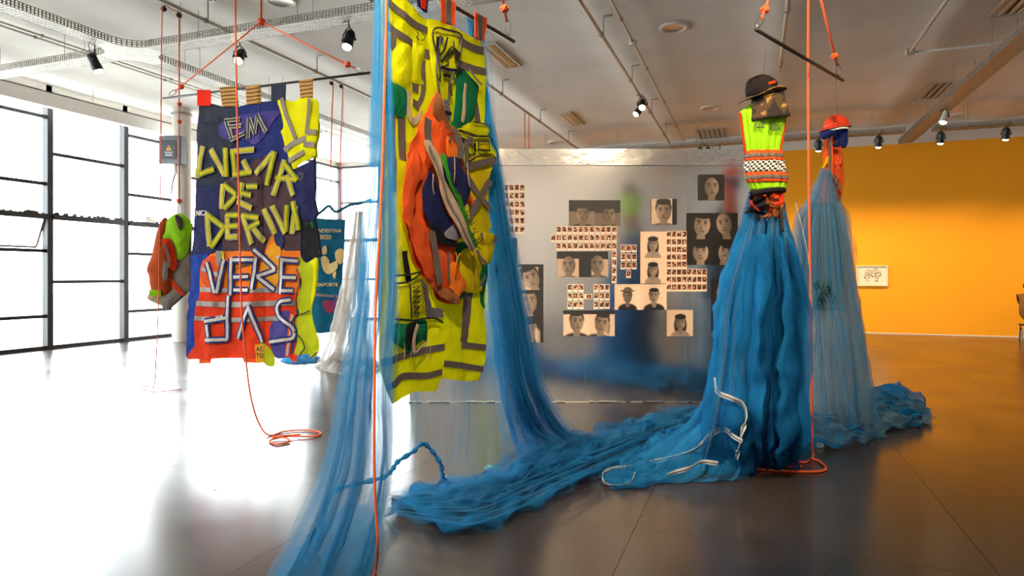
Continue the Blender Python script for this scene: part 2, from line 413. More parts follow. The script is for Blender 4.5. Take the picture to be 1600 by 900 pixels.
# ------------------------------------------------------------------ ceiling fittings
def at_z(px, py, z): return hit(px, py, V((0, 0, z)), UP)
MT['louver'] = M('louver_aluminium', 'c9c2b8', 0.35, 0.5, var=0.08); MT['recess'] = M('recess_grey', '8b837b', 0.7, var=0.1)
def vent(px, py, what):
    c = at_z(px, py, CEIL); zb = CEIL - 0.035
    t = thing('ceiling_vent', what, 'vent', (c.x, c.y, zb), 'slatted ceiling vents')
    w, h = 0.36, 0.62
    m = MB(); m.box((c.x - w, c.y - h, zb), (c.x + w, c.y - h + 0.04, CEIL)); m.box((c.x - w, c.y + h - 0.04, zb), (c.x + w, c.y + h, CEIL))
    m.box((c.x - w, c.y - h + 0.04, zb), (c.x - w + 0.04, c.y + h - 0.04, CEIL)); m.box((c.x + w - 0.04, c.y - h + 0.04, zb), (c.x + w, c.y + h - 0.04, CEIL))
    m.build('frame', MT['pipe'], t)
    MB().box((c.x - w + 0.04, c.y - h + 0.04, CEIL - 0.008), (c.x + w - 0.04, c.y + h - 0.04, CEIL)).build('backing', MT['recess'], t)
    for i in range(5):
        x = c.x - w + 0.12 + i * 0.12
        MB().obox((x, c.y, CEIL - 0.02), V((0.035, 0, 0.012)), V((0, h - 0.04, 0)), V((-0.002, 0, 0.004))).build('slat', MT['louver'], t)
for px, py, what in ((880, 186, 'slatted ceiling vent near the two spotlights on the conduit'), (1113, 207, 'slatted ceiling vent above the foil wall beside the hatted figure'),
                     (1449, 141, 'slatted ceiling vent beside the long cable tray'), (1570, -2, 'slatted ceiling vent beyond the angled conduit corner'), (765, 88, 'slatted ceiling vent beside the yellow vest hanging'), (1388, 214, 'slatted ceiling vent close to the yellow wall')):
    vent(px, py, what)
def downlight(px, py, what):
    c = at_z(px, py, CEIL); t = thing('recessed_downlight', what, 'downlight', (c.x, c.y, CEIL - 0.03), 'unlit recessed downlights')
    mt = Matrix.Translation((c.x, c.y, CEIL - 0.03))
    MB().lathe([(0.15, 0.03), (0.155, 0.0), (0.19, -0.002), (0.215, 0.01), (0.22, 0.03)], mt, 32).build('trim_ring', MT['white_paint'], t, smooth=True)
    MB().lathe([(0.0, 0.028), (0.10, 0.027), (0.15, 0.012)], mt, 32).build('reflector', MT['louver'], t, smooth=True)
downlight(1053, 42, 'unlit round recessed downlight beside the bare conduit'); downlight(1110, 168, 'unlit round recessed downlight above the slatted vent')
downlight(868, 222, 'unlit round recessed downlight just over the foil wall'); downlight(1497, 180, 'unlit round recessed downlight near the white spotlight'); downlight(440, 0, 'unlit round recessed downlight above the lettered banner')

def conduit(x, z, r, y0, y1, what, stand=True):
    t = thing('conduit_pipe', what, 'pipe', (x, (y0 + y1) / 2, z))
    MB().tube([(x, y0, z), (x, y1, z)], r, 10).build('pipe', MT['pipe'], t, smooth=True)
    y = y0 + 0.9
    while y < y1:
        m = MB(); zc = ceil_z(x)
        m.lathe([(r + 0.006, -0.012), (r + 0.012, -0.012), (r + 0.012, 0.012), (r + 0.006, 0.012)], Matrix.Translation((x, y, z)) @ Matrix.Rotation(math.pi / 2, 4, 'X'), 10)
        if stand:
            m.box((x + 0.03, y - 0.008, z), (x + 0.042, y + 0.008, zc)); m.box((x + 0.03, y - 0.012, zc - 0.012), (x + 0.16, y + 0.012, zc))
        m.build('bracket', MT['grey_steel'], t); y += 2.3
conduit(-6.8, 4.80, 0.026, BY + 0.3, WY - 0.3, 'grey conduit carrying the pulleys above the lettered banner')
conduit(-4.4, 4.80, 0.026, BY + 0.3, WY - 0.3, 'grey conduit running behind the yellow vest hanging')
conduit(-2.0, 4.80, 0.028, BY + 0.3, WY - 0.3, 'grey conduit that carries two spotlights over the foil wall')
conduit(-1.72, 4.975, 0.020, BY + 0.3, WY - 0.3, 'thin conduit with a junction box along the ceiling rib', False)
conduit(0.4, 4.80, 0.028, BY + 0.3, 11.6, 'white conduit above the hatted figure')
conduit(-10.1, 5.0, 0.014, BY + 0.3, WY - 0.3, 'thin pale conduit nearest the windows', False)
conduit(-9.95, 5.0, 0.014, BY + 0.3, WY - 0.3, 'thin pale conduit second from the windows', False)
jb = thing('junction_box', 'small round junction box on the thin ceiling conduit', 'box', (-1.72, 9.95, 4.93))
MB().lathe([(0, -0.05), (0.055, -0.05), (0.06, -0.03), (0.06, 0.02), (0, 0.02)], Matrix.Translation((-1.72, 9.95, 4.975)), 16).build('cover', MT['pipe'], jb, smooth=False)
t = thing('angled_conduit', 'pale conduit making a right angle on the ceiling', 'pipe', (2.33, 11.9, 5.0))
zc = 4.97
MB().tube([(2.33, 5.0, zc), (2.33, 11.9, zc)], 0.024, 8).build('pipe', MT['pipe'], t, smooth=True)
MB().tube([(2.33, 11.9, zc - 0.01), (6.5, 11.9, zc - 0.01)], 0.02, 8).build('pipe', MT['pipe'], t, smooth=True)
MB().box((2.27, 11.84, zc - 0.05), (2.39, 11.96, zc + 0.04)).build('corner_box', MT['pipe'], t)

# ------------------------------------------------------------------ perforated cable trays
TZ, TH, TW = 4.56, 0.09, 0.14
def lattice(m, path, z0, z1, step=0.045):         # perforated upright side along a path of (x, y)
    P = [V((p[0], p[1], 0)) for p in path]
    bars = [z0, z0 + (z1 - z0) / 3, z0 + 2 * (z1 - z0) / 3, z1]
    for a, b in zip(P, P[1:]):
        t = (b - a); n = t.normalized(); s = V((-n.y, n.x, 0)) * 0.003
        for z in bars: m.obox((a + b) / 2 + UP * z, t / 2, s, UP * 0.0045)
        L = t.length; k = max(1, int(L / step))
        for i in range(k): m.obox(a + t * ((i + 0.5) / k) + UP * (z0 + z1) / 2, n * 0.008, s, UP * ((z1 - z0) / 2))
def tray(name, what, p0, p1, parent=None, t=None):
    p0 = V((p0[0], p0[1], 0)); p1 = V((p1[0], p1[1], 0)); d = (p1 - p0).normalized(); s = V((-d.y, d.x, 0))
    t = t or thing(name, what, 'cable tray', ((p0.x + p1.x) / 2, (p0.y + p1.y) / 2, TZ))
    for sg in (-1, 1):
        m = MB(); lattice(m, [(p0 + s * TW * sg)[:2], (p1 + s * TW * sg)[:2]], TZ, TZ + TH); m.build('side_rail', MT['galv'], t)
    m = MB(); L = (p1 - p0).length
    for i in range(7): m.obox((p0 + p1) / 2 + s * (TW * (-1 + 2 * (i + 0.5) / 7)) + UP * TZ, d * L / 2, s * 0.011, UP * 0.002)
    k = int(L / 0.05)
    for i in range(k): m.obox(p0 + d * (L * (i + 0.5) / k) + UP * TZ, d * 0.011, s * TW, UP * 0.0018)
    m.build('tray_bottom', MT['galv'], t)
    y = 0.6
    while y < L:
        for sg in (-1, 1):
            q = p0 + d * y + s * (TW + 0.012) * sg
            if any(abs(q.x - c_) < 0.09 for c_ in (-10.1, -9.95, -6.8, -4.4, -2.0, -1.72, 0.4, 2.33)) and abs(d.x) > 0.5: q.x += 0.2
            MB().tube([(q.x, q.y, TZ - 0.02), (q.x, q.y, ceil_z(q.x))], 0.004, 5).build('hanger_rod', MT['grey_steel'], t)
        y += 1.9
    return t
CX, CY, G = -8.25, 6.8, 0.46
tr1 = tray('cable_tray', 'perforated cable tray crossing above the lettered banner towards the windows', (CX, BY + 0.4), (CX, CY - G))
tray('cable_tray', None, (CX, CY + G), (CX, WY - 0.5), t=tr1); tray('cable_tray', None, (WX + 0.9, CY), (CX - G, CY), t=tr1)
tray('cable_tray', None, (CX + G, CY), (3.1, CY), t=tr1)
m = MB(); poly = []
R = G - TW
for qx, qy, a0 in ((1, -1, 180), (1, 1, 270), (-1, 1, 0), (-1, -1, 90)):
    arc = []
    for i in range(9):
        a = math.radians(a0 - i * 90 / 8)
        arc.append((CX + qx * G + R * math.cos(a), CY + qy * G + R * math.sin(a)))
    poly.append(arc)
for arc in poly:
    m = MB(); lattice(m, arc, TZ, TZ + TH); m.build('corner_side', MT['galv'], tr1)
ctr = V((CX, CY, TZ)); vs = [ctr]; fs = []
allp = [p for arc in poly for p in sorted(arc, key=lambda p: 0)]
allp.sort(key=lambda p: math.atan2(p[1] - CY, p[0] - CX))
vs += [V((p[0], p[1], TZ)) for p in allp]; k = len(allp)
fs = [(0, 1 + i, 1 + (i + 1) % k) for i in range(k)]
solid(put('crossing_plate', vs, fs, MT['galv'], tr1, smooth=False), 0.003)
tr2 = tray('cable_tray', 'long cable tray running towards the yellow wall', (3.37, 3.0), (3.37, WY - 0.4))
tr3 = tray('cable_tray', 'cable tray hung in front of the yellow wall carrying black spotlights', (-7.6, 16.4), (3.1, 16.4)); tray('cable_tray', None, (3.64, 16.4), (BX - 0.3, 16.4), t=tr3)

# ------------------------------------------------------------------ spotlights
MT['lampglow'] = M('lit_lamp_face', 'fff0d8', 0.5, emit=('ffe2b0', 30.0)); MT['lampwhite'] = M('white_lamp_body', 'd8d4cc', 0.4, var=0.05)
def spot(pos, target, what, power=0.0, cone=50, lit=True, hang=4.56, body='black', color=(1, 0.72, 0.42), size=1.0, blend=0.6, radius=0.04):
    pos = V(pos); d = (V(target) - pos).normalized()
    t = thing('spotlight', what, 'spotlight', pos - UP * 0.1, 'track spotlights')
    q = d.to_track_quat('Z', 'Y').to_matrix().to_4x4(); mt = Matrix.Translation(pos) @ q @ Matrix.Scale(size, 4)
    MB().lathe([(0, -0.13), (0.045, -0.125), (0.06, -0.09), (0.062, 0.02), (0.068, 0.03), (0.068, 0.11), (0.060, 0.11), (0.056, 0.095)], mt, 20).build('housing', MT[body if body == 'black' else 'lampwhite'], t, smooth=False)
    MB().lathe([(0, 0.145), (0.03, 0.14), (0.052, 0.122), (0.058, 0.10)], mt, 20).build('lens', MT['lampglow'] if lit else MT['recess'], t, smooth=False)
    sd = d.cross(UP).normalized() if abs(d.z) < 0.99 else V((1, 0, 0))
    MB().tube(crv([pos + sd * 0.072 * size, pos + sd * 0.08 * size + UP * 0.06 * size, pos + UP * 0.15 * size, pos - sd * 0.08 * size + UP * 0.06 * size, pos - sd * 0.072 * size], 5), 0.008 * size, 6).build('yoke', MT['black'], t, smooth=True)
    for sg in (-1, 1): MB().obox(pos + sd * 0.085 * size * sg, sd * 0.012, d * 0.014, d.cross(sd) * 0.014).build('knob', MT['black'], t)
    if hang - pos.z - 0.15 * size > 0.01: MB().tube([pos + UP * 0.15 * size, (pos.x, pos.y, hang - 0.004)], 0.007, 6).build('clamp_stem', MT['black'], t)
    MB().tube(crv([pos - d * 0.12 * size, pos - d * 0.16 * size + UP * 0.1 + sd * 0.05, (pos.x + sd.x * 0.1, pos.y + sd.y * 0.1, hang - 0.03), (pos.x + sd.x * 0.03, pos.y + sd.y * 0.03, hang - 0.008)], 5), 0.005, 5).build('cable', MT['black'], t, smooth=True)
    if lit and power > 0:
        l = bpy.data.lights.new('lamp_beam', 'SPOT'); l.energy = power; l.spot_size = math.radians(cone); l.spot_blend = blend; l.color = color; l.shadow_soft_size = radius
        o = bpy.data.objects.new('lamp_beam', l); COL.objects.link(o); o.parent = t
        lp = pos + d * 0.17 * size
        o.matrix_local = Matrix.Translation(lp - ORG[t.name]) @ (-d).to_track_quat('Z', 'Y').to_matrix().to_4x4()
    return t
WARM = (1.0, 0.70, 0.38)
def on_y(px, z, y):                                # point at height z on the plane y = const, in pixel column px
    p = hit(px, HOR, V((0, y, 0)), V((0, 1, 0))); return V((p.x, p.y, z))
def on_x(py, x, z):
    lo, hi = 2.0, 30.0
    for _ in range(40):
        y = (lo + hi) / 2; c = V((x, y, z)) - EYE
        if HOR - F_PX * c.z / c.dot(FWD) > py: hi = y
        else: lo = y
    return V((x, y, z))
for px, nm, pw in ((1279, 'over the red helmet', 380), (1373, 'beside the tray crossing', 340), (1470, 'under the white spotlight', 270), (1572, 'farthest along its tray', 250)):
    p = on_y(px, 4.36, 16.25); spot(p, V((p.x - 0.1, WY - 0.75, 0)), 'black spotlight before the yellow wall, ' + nm, pw * 1.06, 104, color=WARM, blend=1.0)
for x in (-1.2, 6.6, 8.4): spot(V((x, 16.25, 4.36)), V((x, WY - 0.75, 0)), 'black spotlight before the yellow wall, ' + ('added out of view behind the foil wall' if x < 0 else 'added out of view beyond the seated person' if x < 7 else 'added out of view nearest the side wall'), 370, 104, color=WARM, blend=1.0)  # unseen extra lamps, added to spread light evenly along the yellow wall
p = on_x(183, 3.37, 4.40); spot(p, V((p.x - 1.5, p.y - 1.0, 0)), 'white spotlight under the long cable tray', 60, 60, body='white', color=WARM)
p = on_x(45, 3.37, 4.40); spot(V((4.2, 8.2, 4.30)), V((2.0, 4, 0)), 'black projector lamp with a hanging cable by the long cable tray', 0, lit=False, size=1.4, hang=4.6)
p = on_x(172, -2.0, 4.60); spot(p + V((-0.06, 0, 0)), p + V((-1.5, -1.2, -2)), 'dark spotlight on the conduit, the first of two together', 0, lit=True, hang=4.78)
spot(p + V((0.08, -0.5, -0.02)), p + V((0.3, -3.2, -3.0)), 'glowing spotlight on the conduit, the second of two together', 60, 50, hang=4.78, color=WARM)
for px, y, tg, nm in ((545, 6.8, (-4.6, 5.2, 0.6), 'black spotlight on the tray between banner and yellow vest hanging'), (148, 6.35, (-7.0, 7.5, 0), 'black spotlight under the tray corner')):
    spot(on_y(px, 4.31, y), tg, nm, 60, 50, color=WARM)
p = on_x(88, -6.8, 4.52); spot(p, (-5.6, 4.4, 0.5), 'black spotlight on the conduit above the lettered banner', 60, 50, hang=4.78, color=WARM)
spot(V((-11.3, 6.72, 4.33)), (-10, 5, 0), 'black spotlight at the tray end by the windows', 0)
for px, w_ in ((1106, 'unlit black spotlight peeking over the foil wall, pointing straight down'), (1125, 'unlit black spotlight peeking over the foil wall, tilted sideways')): spot(on_y(px, 4.36, 16.3), on_y(px, 0, 15) + (V((8, 0, 3)) if px > 1110 else V((0, 0, 0))), w_, 0, lit=False)
# lamps above the frame that light the works from the viewer's side, on the near ends of the conduits
E_ = 'black spotlight near the entrance '
spot(V((-2.0, 0.7, 4.45)), (-1.7, 3.4, 1.9), E_ + 'aimed at the yellow vest hanging', 900, 50, hang=4.78, color=(1, 0.86, 0.66))
spot(V((-0.2, 0.2, 4.45)), (-1.6, 3.6, 1.0), E_ + 'aimed at the foot of the yellow vest hanging', 750, 50, hang=4.78, color=(1, 0.84, 0.62))
spot(V((0.4, 1.2, 4.45)), (0.0, 4.6, 2.1), E_ + 'aimed at the hatted figure', 300, 46, hang=4.78, color=(1, 0.78, 0.5))
spot(V((1.6, 1.9, 4.45)), (0.2, 5.2, 0.7), E_ + 'aimed at the blue net skirts', 270, 54, hang=4.78, color=(1, 0.82, 0.58))
spot(V((-4.4, 0.9, 4.45)), (-4.2, 4.9, 1.8), E_ + 'aimed at the lettered banner', 540, 52, hang=4.78, color=(1, 0.88, 0.72))
spot(V((-2.0, 2.4, 4.45)), (-1.6, 7.0, 2.0), E_ + 'aimed at the photographs nearest the vest', 600, 60, hang=4.78, color=(1, 0.78, 0.52))
spot(V((0.4, 2.8, 4.45)), (0.0, 7.4, 1.7), E_ + 'aimed at the photographs nearest the figures', 600, 60, hang=4.78, color=(1, 0.78, 0.52))
spot(V((-2.0, -1.6, 4.45)), (-2.5, -5.8, 2.6), E_ + 'added to wash the middle of the white wall', 520, 120, hang=4.78, color=(1, 0.86, 0.7), blend=1.0)  # this and the following washers are added to brighten the wall mirrored in the foil

spot(V((2.6, -2.0, 4.45)), (3.2, -5.8, 2.6), E_ + 'added to wash the white wall near the side wall', 450, 120, hang=4.78, color=(1, 0.86, 0.7), blend=1.0)
spot(V((-6.8, -2.0, 4.45)), (-6.8, -5.8, 2.6), E_ + 'added to wash the white wall near the windows', 350, 120, hang=4.78, color=(1, 0.86, 0.7), blend=1.0)
# ================================================================== sewn pieces on a hanging surface
class Surf:
    def __init__(s, p0, u, wr=None):
        s.p0 = V(p0); s.u = V(u).normalized(); s.n = s.u.cross(UP).normalized()
        if s.n.dot(EYE - s.p0) < 0: s.n = -s.n
        s.wr = wr or (lambda u, v: 0.0)
    def uv(s, px, py):
        h = hit(px, py, s.p0, s.n) - s.p0; return V((h.dot(s.u), h.z))
    def pt(s, u, v, off=0.0): return s.p0 + s.u * u + UP * v + s.n * (off + s.wr(u, v))

def inside(p, poly):
    x, y = p; c = False; j = len(poly) - 1
    for i in range(len(poly)):
        a, b = poly[i], poly[j]
        if (a[1] > y) != (b[1] > y) and x < (b[0] - a[0]) * (y - a[1]) / (b[1] - a[1]) + a[0]: c = not c
        j = i
    return c
def edge_dist(p, poly):
    best = 1e9
    for a, b in zip(poly, poly[1:] + poly[:1]):
        ab = b - a; l = ab.length_squared
        t = max(0, min(1, (p - a).dot(ab) / l)) if l > 1e-12 else 0
        best = min(best, (a + ab * t - p).length)
    return best
SEED = [0]
def patch(name, S, outline, mat, parent, layer=1, puff=0.0, wr=0.006, smooth=True, step=None, thick=0.004, label=None, grain=9.0, off=None):
    SEED[0] += 1; sd = SEED[0] * 3.7
    P = [S.uv(*p) for p in outline]
    if smooth: P = [V((q.x, q.y)) for q in crv([V((p.x, p.y, 0)) for p in P], 4, closed=True)]
    w = max(p.x for p in P) - min(p.x for p in P); h = max(p.y for p in P) - min(p.y for p in P)
    step = step or max(0.014, min(0.045, min(w, h) / 6))
    B = []
    for a, b in zip(P, P[1:] + P[:1]):
        k = max(1, int((b - a).length / step))
        for i in range(k): B.append(a.lerp(b, i / k))
    C = [B[0]]
    for b in B[1:]:
        if (b - C[-1]).length > step * 0.25: C.append(b)
    if (C[0] - C[-1]).length < step * 0.25: C.pop()
    B = C
    pts = list(B); n = len(B); rr = random.Random(SEED[0])
    x0 = min(p.x for p in B); y0 = min(p.y for p in B)
    for i in range(int(w / step) + 1):
        for j in range(int(h / step) + 1):
            q = V((x0 + (i + 0.5 + rr.uniform(-.2, .2)) * step, y0 + (j + 0.5 + rr.uniform(-.2, .2)) * step))
            if inside(q, B) and edge_dist(q, B) > step * 0.45: pts.append(q)
    r = delaunay_2d_cdt(pts, [(i, (i + 1) % n) for i in range(n)], [], 1, 1e-6)
    vv, ff = r[0], [f for f in r[2] if len(f) == 3]
    o0 = (0.005 * layer) if off is None else off
    vs = []
    for q in vv:
        e = edge_dist(q, B) if puff else 0
        pf = puff * (1 - math.exp(-e / 0.05)) if puff else 0
        nz = noise.noise(V((q.x * grain + sd, q.y * grain * 0.55, sd))) * wr + noise.noise(V((q.x * grain * 2.7, q.y * grain * 2.2 + sd, 1))) * wr * 0.5
        vs.append(S.pt(q.x, q.y, o0 + pf + nz))
    # wind the faces towards the front
    F = []
    for f in ff:
        a, b, c = (vs[i] for i in f)
        F.append(tuple(f) if (b - a).cross(c - a).dot(S.n) > 0 else tuple(reversed(f)))
    V2, F2, U2 = thicken(vs, F, [(q.x, q.y) for q in vv], S.n, thick)
    o = put(name, V2, F2, mat, parent, True, uv=U2)
    if label: o['label'] = label
    return o
def strip(name, S, path, wpx, mat, parent, layer=2, smooth=True, thick=0.0025, wr=0.0012, label=None, off=None, lift=0.0):
    SEED[0] += 1; sd = SEED[0] * 1.3
    P = [S.uv(*p) for p in path]
    Q = [V((p.x, p.y, 0)) for p in P]
    Q = crv(Q, 6) if (smooth and len(Q) > 2) else Q
    L = sum((b - a).length for a, b in zip(Q, Q[1:])); Q = resample(Q, max(3, int(L / 0.025) + 1))
    c = S.p0 + S.u * P[0].x + UP * P[0].y; hw = wpx / F_PX * (c - EYE).dot(FWD) / 2
    # foreshortening: px width measured in the picture, made metres on the surface
    vs = []; o0 = (0.005 * layer) if off is None else off
    uv = []; acc = 0
    for i, q in enumerate(Q):
        t = (Q[min(i + 1, len(Q) - 1)] - Q[max(i - 1, 0)]).normalized(); nn = V((-t.y, t.x, 0))
        cosx = abs(S.u.dot(RGT)); k = 1.0 / max(0.35, math.hypot(nn.x * cosx, nn.y)) if cosx < 0.98 else 1.0
        if i: acc += (Q[i] - Q[i - 1]).length
        for sg in (-1, 0, 1):
            w = q + nn * hw * k * sg
            vs.append(S.pt(w.x, w.y, o0 + (lift if sg == 0 else 0) + noise.noise(V((w.x * 9 + sd, w.y * 9, sd))) * wr)); uv.append((acc, sg * hw * k))
    fs = []
    for i in range(len(Q) - 1):
        for j in (0, 1):
            a = i * 3 + j; f = (a, a + 1, a + 4, a + 3)
            p, q, r_ = vs[f[0]], vs[f[1]], vs[f[2]]
            fs.append(f if (q - p).cross(r_ - p).dot(S.n) > 0 else tuple(reversed(f)))
    V2, F2, U2 = thicken(vs, fs, uv, S.n, thick)
    o = put(name, V2, F2, mat, parent, True, uv=U2)
    if label: o['label'] = label
    return o
def cordline(name, S, path, r, mat, parent, layer=3, smooth=True, off=None, n=6):
    P = [S.uv(*p) for p in path]; Q = [V((p.x, p.y, 0)) for p in P]
    Q = crv(Q, 5) if smooth and len(Q) > 2 else Q
    o0 = 0.005 * layer if off is None else off
    return MB().tube([S.pt(q.x, q.y, o0) for q in Q], r, n).build(name, mat, parent, smooth=True)
def lettering(name, S, s, px, py, hpx, mat, parent, layer=4, rot=0.0, align='CENTER', sx=1.0, off=None):
    cu = bpy.data.curves.new('txt', 'FONT'); cu.body = s; cu.align_x = align; cu.align_y = 'CENTER'; cu.size = 1.0; cu.offset = 0.018
    o = bpy.data.objects.new('txt', cu); COL.objects.link(o)
    dg = bpy.context.evaluated_depsgraph_get(); dg.update()
    me = bpy.data.meshes.new_from_object(o.evaluated_get(dg)); vs = [v.co.copy() for v in me.vertices]; fs = [tuple(p.vertices) for p in me.polygons]
    bpy.data.objects.remove(o); bpy.data.curves.remove(cu); bpy.data.meshes.remove(me)
    c = S.uv(px, py); k = abs(S.uv(px, py - hpx / 2).y - S.uv(px, py + hpx / 2).y) / 0.72
    W = []
    sgn = 1 if S.u.dot(RGT) > 0 else -1
    for v in vs:
        x, y = v.x * k * sx, v.y * k
        x, y = x * math.cos(rot) - y * math.sin(rot), x * math.sin(rot) + y * math.cos(rot)
        W.append(S.pt(c.x + sgn * x, c.y + y, (0.005 * layer) if off is None else off))
    F = []
    for f in fs:
        a, b, d = W[f[0]], W[f[1]], W[f[2]]
        F.append(f if (b - a).cross(d - a).dot(S.n) > 0 else tuple(reversed(f)))
    ob = put(name, W, F, mat, parent, False); return ob
def rope_through(name, pts, r, mat, label, cat='rope', group=None, n=8, sm=8):
    o = MB().tube(crv(pts, sm), r, n).build(name, mat, smooth=True); return props(o, label, cat, group)
def knot(m, p, r):                                # a knotted lump of rope
    for k in range(3):
        a = k * 1.05; pts = []
        for i in range(14):
            q = 2 * math.pi * i / 14; e = V((math.cos(q) * r, math.sin(q) * r * 0.75, math.sin(2 * q + a) * r * 0.5))
            e.rotate(Matrix.Rotation(a, 3, 'X') @ Matrix.Rotation(a * 1.7, 3, 'Y')); pts.append(V(p) + e)
        m.tube(pts, r * 0.42, 6, closed=True)

hv = MT['hv'] = cloth('hi_vis_yellow', 'e2e000', 0.30, var=0.10)
MT['hv2'] = cloth('hi_vis_gold', 'd9c400', 0.25, var=0.12)
MT['lime'] = cloth('hi_vis_lime', 'a8e620', 0.30, var=0.10)
MT['ygreen'] = cloth('hi_vis_olive', 'bcc81c', 0.35, var=0.12)
MT['tape'] = M('reflective_tape', '6b5d55', 0.45, 0.25, var=0.15, vs=30, bump=0.2, bs=120)
MT['tape_l'] = M('pale_reflective_tape', 'a9a199', 0.5, 0.1, var=0.2, vs=25)
MT['orange'] = cloth('hi_vis_orange', 'f0622a', 0.35, var=0.14)
MT['orange2'] = cloth('bright_orange_cloth', 'ff8a2c', 0.40, var=0.12)
MT['redor'] = cloth('red_orange_cloth', 'f2481e', 0.45, var=0.14)
MT['rust'] = cloth('rust_cloth', 'c2521f', 0.2, var=0.2)
MT['brown'] = cloth('brown_orange_cloth', '9a5a33', 0.15, var=0.3)
MT['green'] = cloth('dark_green_cloth', '0a6e45', 0.12, var=0.2)
MT['green2'] = cloth('bright_green_cloth', '3fa22f', 0.2, var=0.2)
MT['navy'] = cloth('navy_cloth', '1f2450', 0.06, var=0.25)
MT['navy2'] = cloth('deep_navy_cloth', '1d2a6a', 0.06, var=0.2)
MT['royal'] = cloth('royal_blue_cloth', '1f3f9a', 0.12, var=0.2)
MT['charcoal'] = cloth('charcoal_cloth', '2a3040', 0.06, var=0.2)
MT['burg'] = cloth('burgundy_brown_cloth', '473339', 0.05, var=0.25)
MT['purple'] = cloth('violet_blue_cloth', '463f86', 0.15, var=0.25)
MT['lilac'] = cloth('grey_lilac_cloth', '8d8496', 0.15, var=0.15)
MT['beige'] = cloth('beige_cloth', 'c9ad90', 0.15, var=0.15)
MT['gold'] = cloth('golden_cloth', 'eaa51e', 0.35, var=0.1)
MT['red'] = cloth('red_cloth', 'e63018', 0.35, var=0.1)
MT['greycloth'] = cloth('grey_cloth', '8f857d', 0.2, var=0.15)
MT['print_black'] = M('black_print', '1b1716', 0.7); MT['print_white'] = M('white_print', 'd9d4cf', 0.7)
MT['check'] = checker_mat('police_check', '2a2448', '7d6f68', 85.0)
def rope_mat(name, c):
    m, nt, N, L, p, out = new_mat(name); p.inputs['Roughness'].default_value = 0.7
    tc = N.new('ShaderNodeTexCoord'); w = N.new('ShaderNodeTexWave'); w.wave_type = 'BANDS'; w.bands_direction = 'DIAGONAL'; w.inputs['Scale'].default_value = 60
    L.new(tc.outputs['Object'], w.inputs['Vector'])
    rp = N.new('ShaderNodeValToRGB'); c0 = lin(c); rp.color_ramp.elements[0].color = tuple(x * 0.75 for x in c0) + (1,); rp.color_ramp.elements[1].color = c0 + (1,)
    L.new(w.outputs[0], rp.inputs[0]); L.new(rp.outputs[0], p.inputs['Base Color'])
    return m
MT['rope'] = rope_mat('orange_rope', 'f5622a')

# ------------------------------------------------------------------ the yellow vest hanging
VP0 = pix(597, HOR, 3.3); VU = pix(768, HOR, 4.15) - VP0
def vwr(u, v): return 0.011 * noise.noise(V((u * 9, v * 4.5, 7))) + 0.006 * noise.noise(V((u * 23, v * 15, 2))) + 0.016 * noise.noise(V((u * 4.2, v * 1.6, 3))) + 0.006 * math.sin(u * 16 + v * 3) * max(0, min(1, (1.2 - v) * 0.6))
S = Surf(VP0, VU, vwr)
zb = min(S.pt(*S.uv(613, 631)).z, 0.9)
T = thing('vest_hanging', 'tall hanging of yellow safety vests with an orange jacket and green patches', 'textile hanging', (VP0.x, VP0.y, zb))
body = patch('vest_body', S, [(597, -28), (632, 0), (653, 20), (663, 29), (685, 31), (709, 43), (731, 55), (751, 64), (756, 80), (759, 115), (760, 160), (758, 192), (766, 220), (769, 245), (764, 280), (763, 315), (765, 360), (767, 400), (759, 420), (756, 488), (759, 520), (757, 565), (748, 594), (731, 596), (710, 594), (691, 591), (688, 599), (684, 611), (667, 612), (645, 612), (627, 621), (613, 631), (603, 605), (596, 576), (595, 400), (596, 200)], hv, T, 0, wr=0.0, smooth=False, step=0.022, thick=0.006)
for nm, path, w in (('tape', [(603, 1), (618, 16), (641, 35), (656, 43), (668, 48)], 12), ('tape', [(602, 39), (615, 50), (628, 59), (644, 68)], 12), ('tape', [(613, 52), (612, 78)], 6),
                    ('tape', [(690, 49), (711, 60), (732, 73), (755, 80)], 13), ('tape', [(708, 96), (732, 106), (758, 113)], 12), ('tape', [(740, 147), (744, 170), (748, 195)], 9),
                    ('tape', [(698, 118), (699, 187)], 6), ('tape', [(667, 77), (667, 91)], 8), ('tape', [(662, 93), (661, 144), (652, 172)], 5), ('tape', [(649, 131), (649, 144)], 8), ('tape', [(650, 156), (649, 167)], 7),
                    ('tape', [(596, 567), (611, 563), (624, 557), (653, 550), (693, 542)], 12), ('tape', [(731, 456), (728, 500), (724, 535)], 11), ('tape', [(720, 539), (740, 541), (757, 543)], 10),
                    ('tape', [(604, 607), (616, 599), (626, 588), (645, 587), (667, 587), (690, 581)], 11), ('tape', [(692, 568), (704, 569), (731, 573), (754, 577)], 10),
                    ('tape', [(614, 181), (613, 240), (612, 300)], 6), ('tape', [(628, 184), (628, 250)], 9)):
    strip(nm, S, path, w, MT['tape'], T, 1.2)
def vp(name, out, mat, layer, puff=0.012, **k): return patch(name, S, out, MT[mat], T, layer, puff * 0.75, **k)
vp('hood', [(611, 89), (613, 79), (622, 69), (633, 69), (640, 76), (642, 95), (641, 132), (640, 143), (628, 138), (615, 129), (611, 113)], 'hv', 2, 0.03)
vp('sleeve', [(644, 68), (652, 72), (661, 70), (663, 76), (659, 106), (658, 121), (661, 132), (645, 130), (641, 121), (642, 91)], 'hv', 2, 0.03)
vp('green_panel', [(601, 124), (613, 131), (632, 141), (633, 160), (631, 183), (611, 179), (601, 173)], 'green', 2)
vp('placket', [(633, 141), (640, 144), (641, 165), (645, 184), (655, 177), (659, 171), (657, 184), (648, 196), (637, 184)], 'beige', 2)
vest = vp('harness_vest', [(668, 48), (672, 45), (709, 56), (712, 88), (711, 112), (701, 115), (697, 139), (699, 189), (685, 187), (675, 133), (668, 67)], 'hv', 3, 0.018)
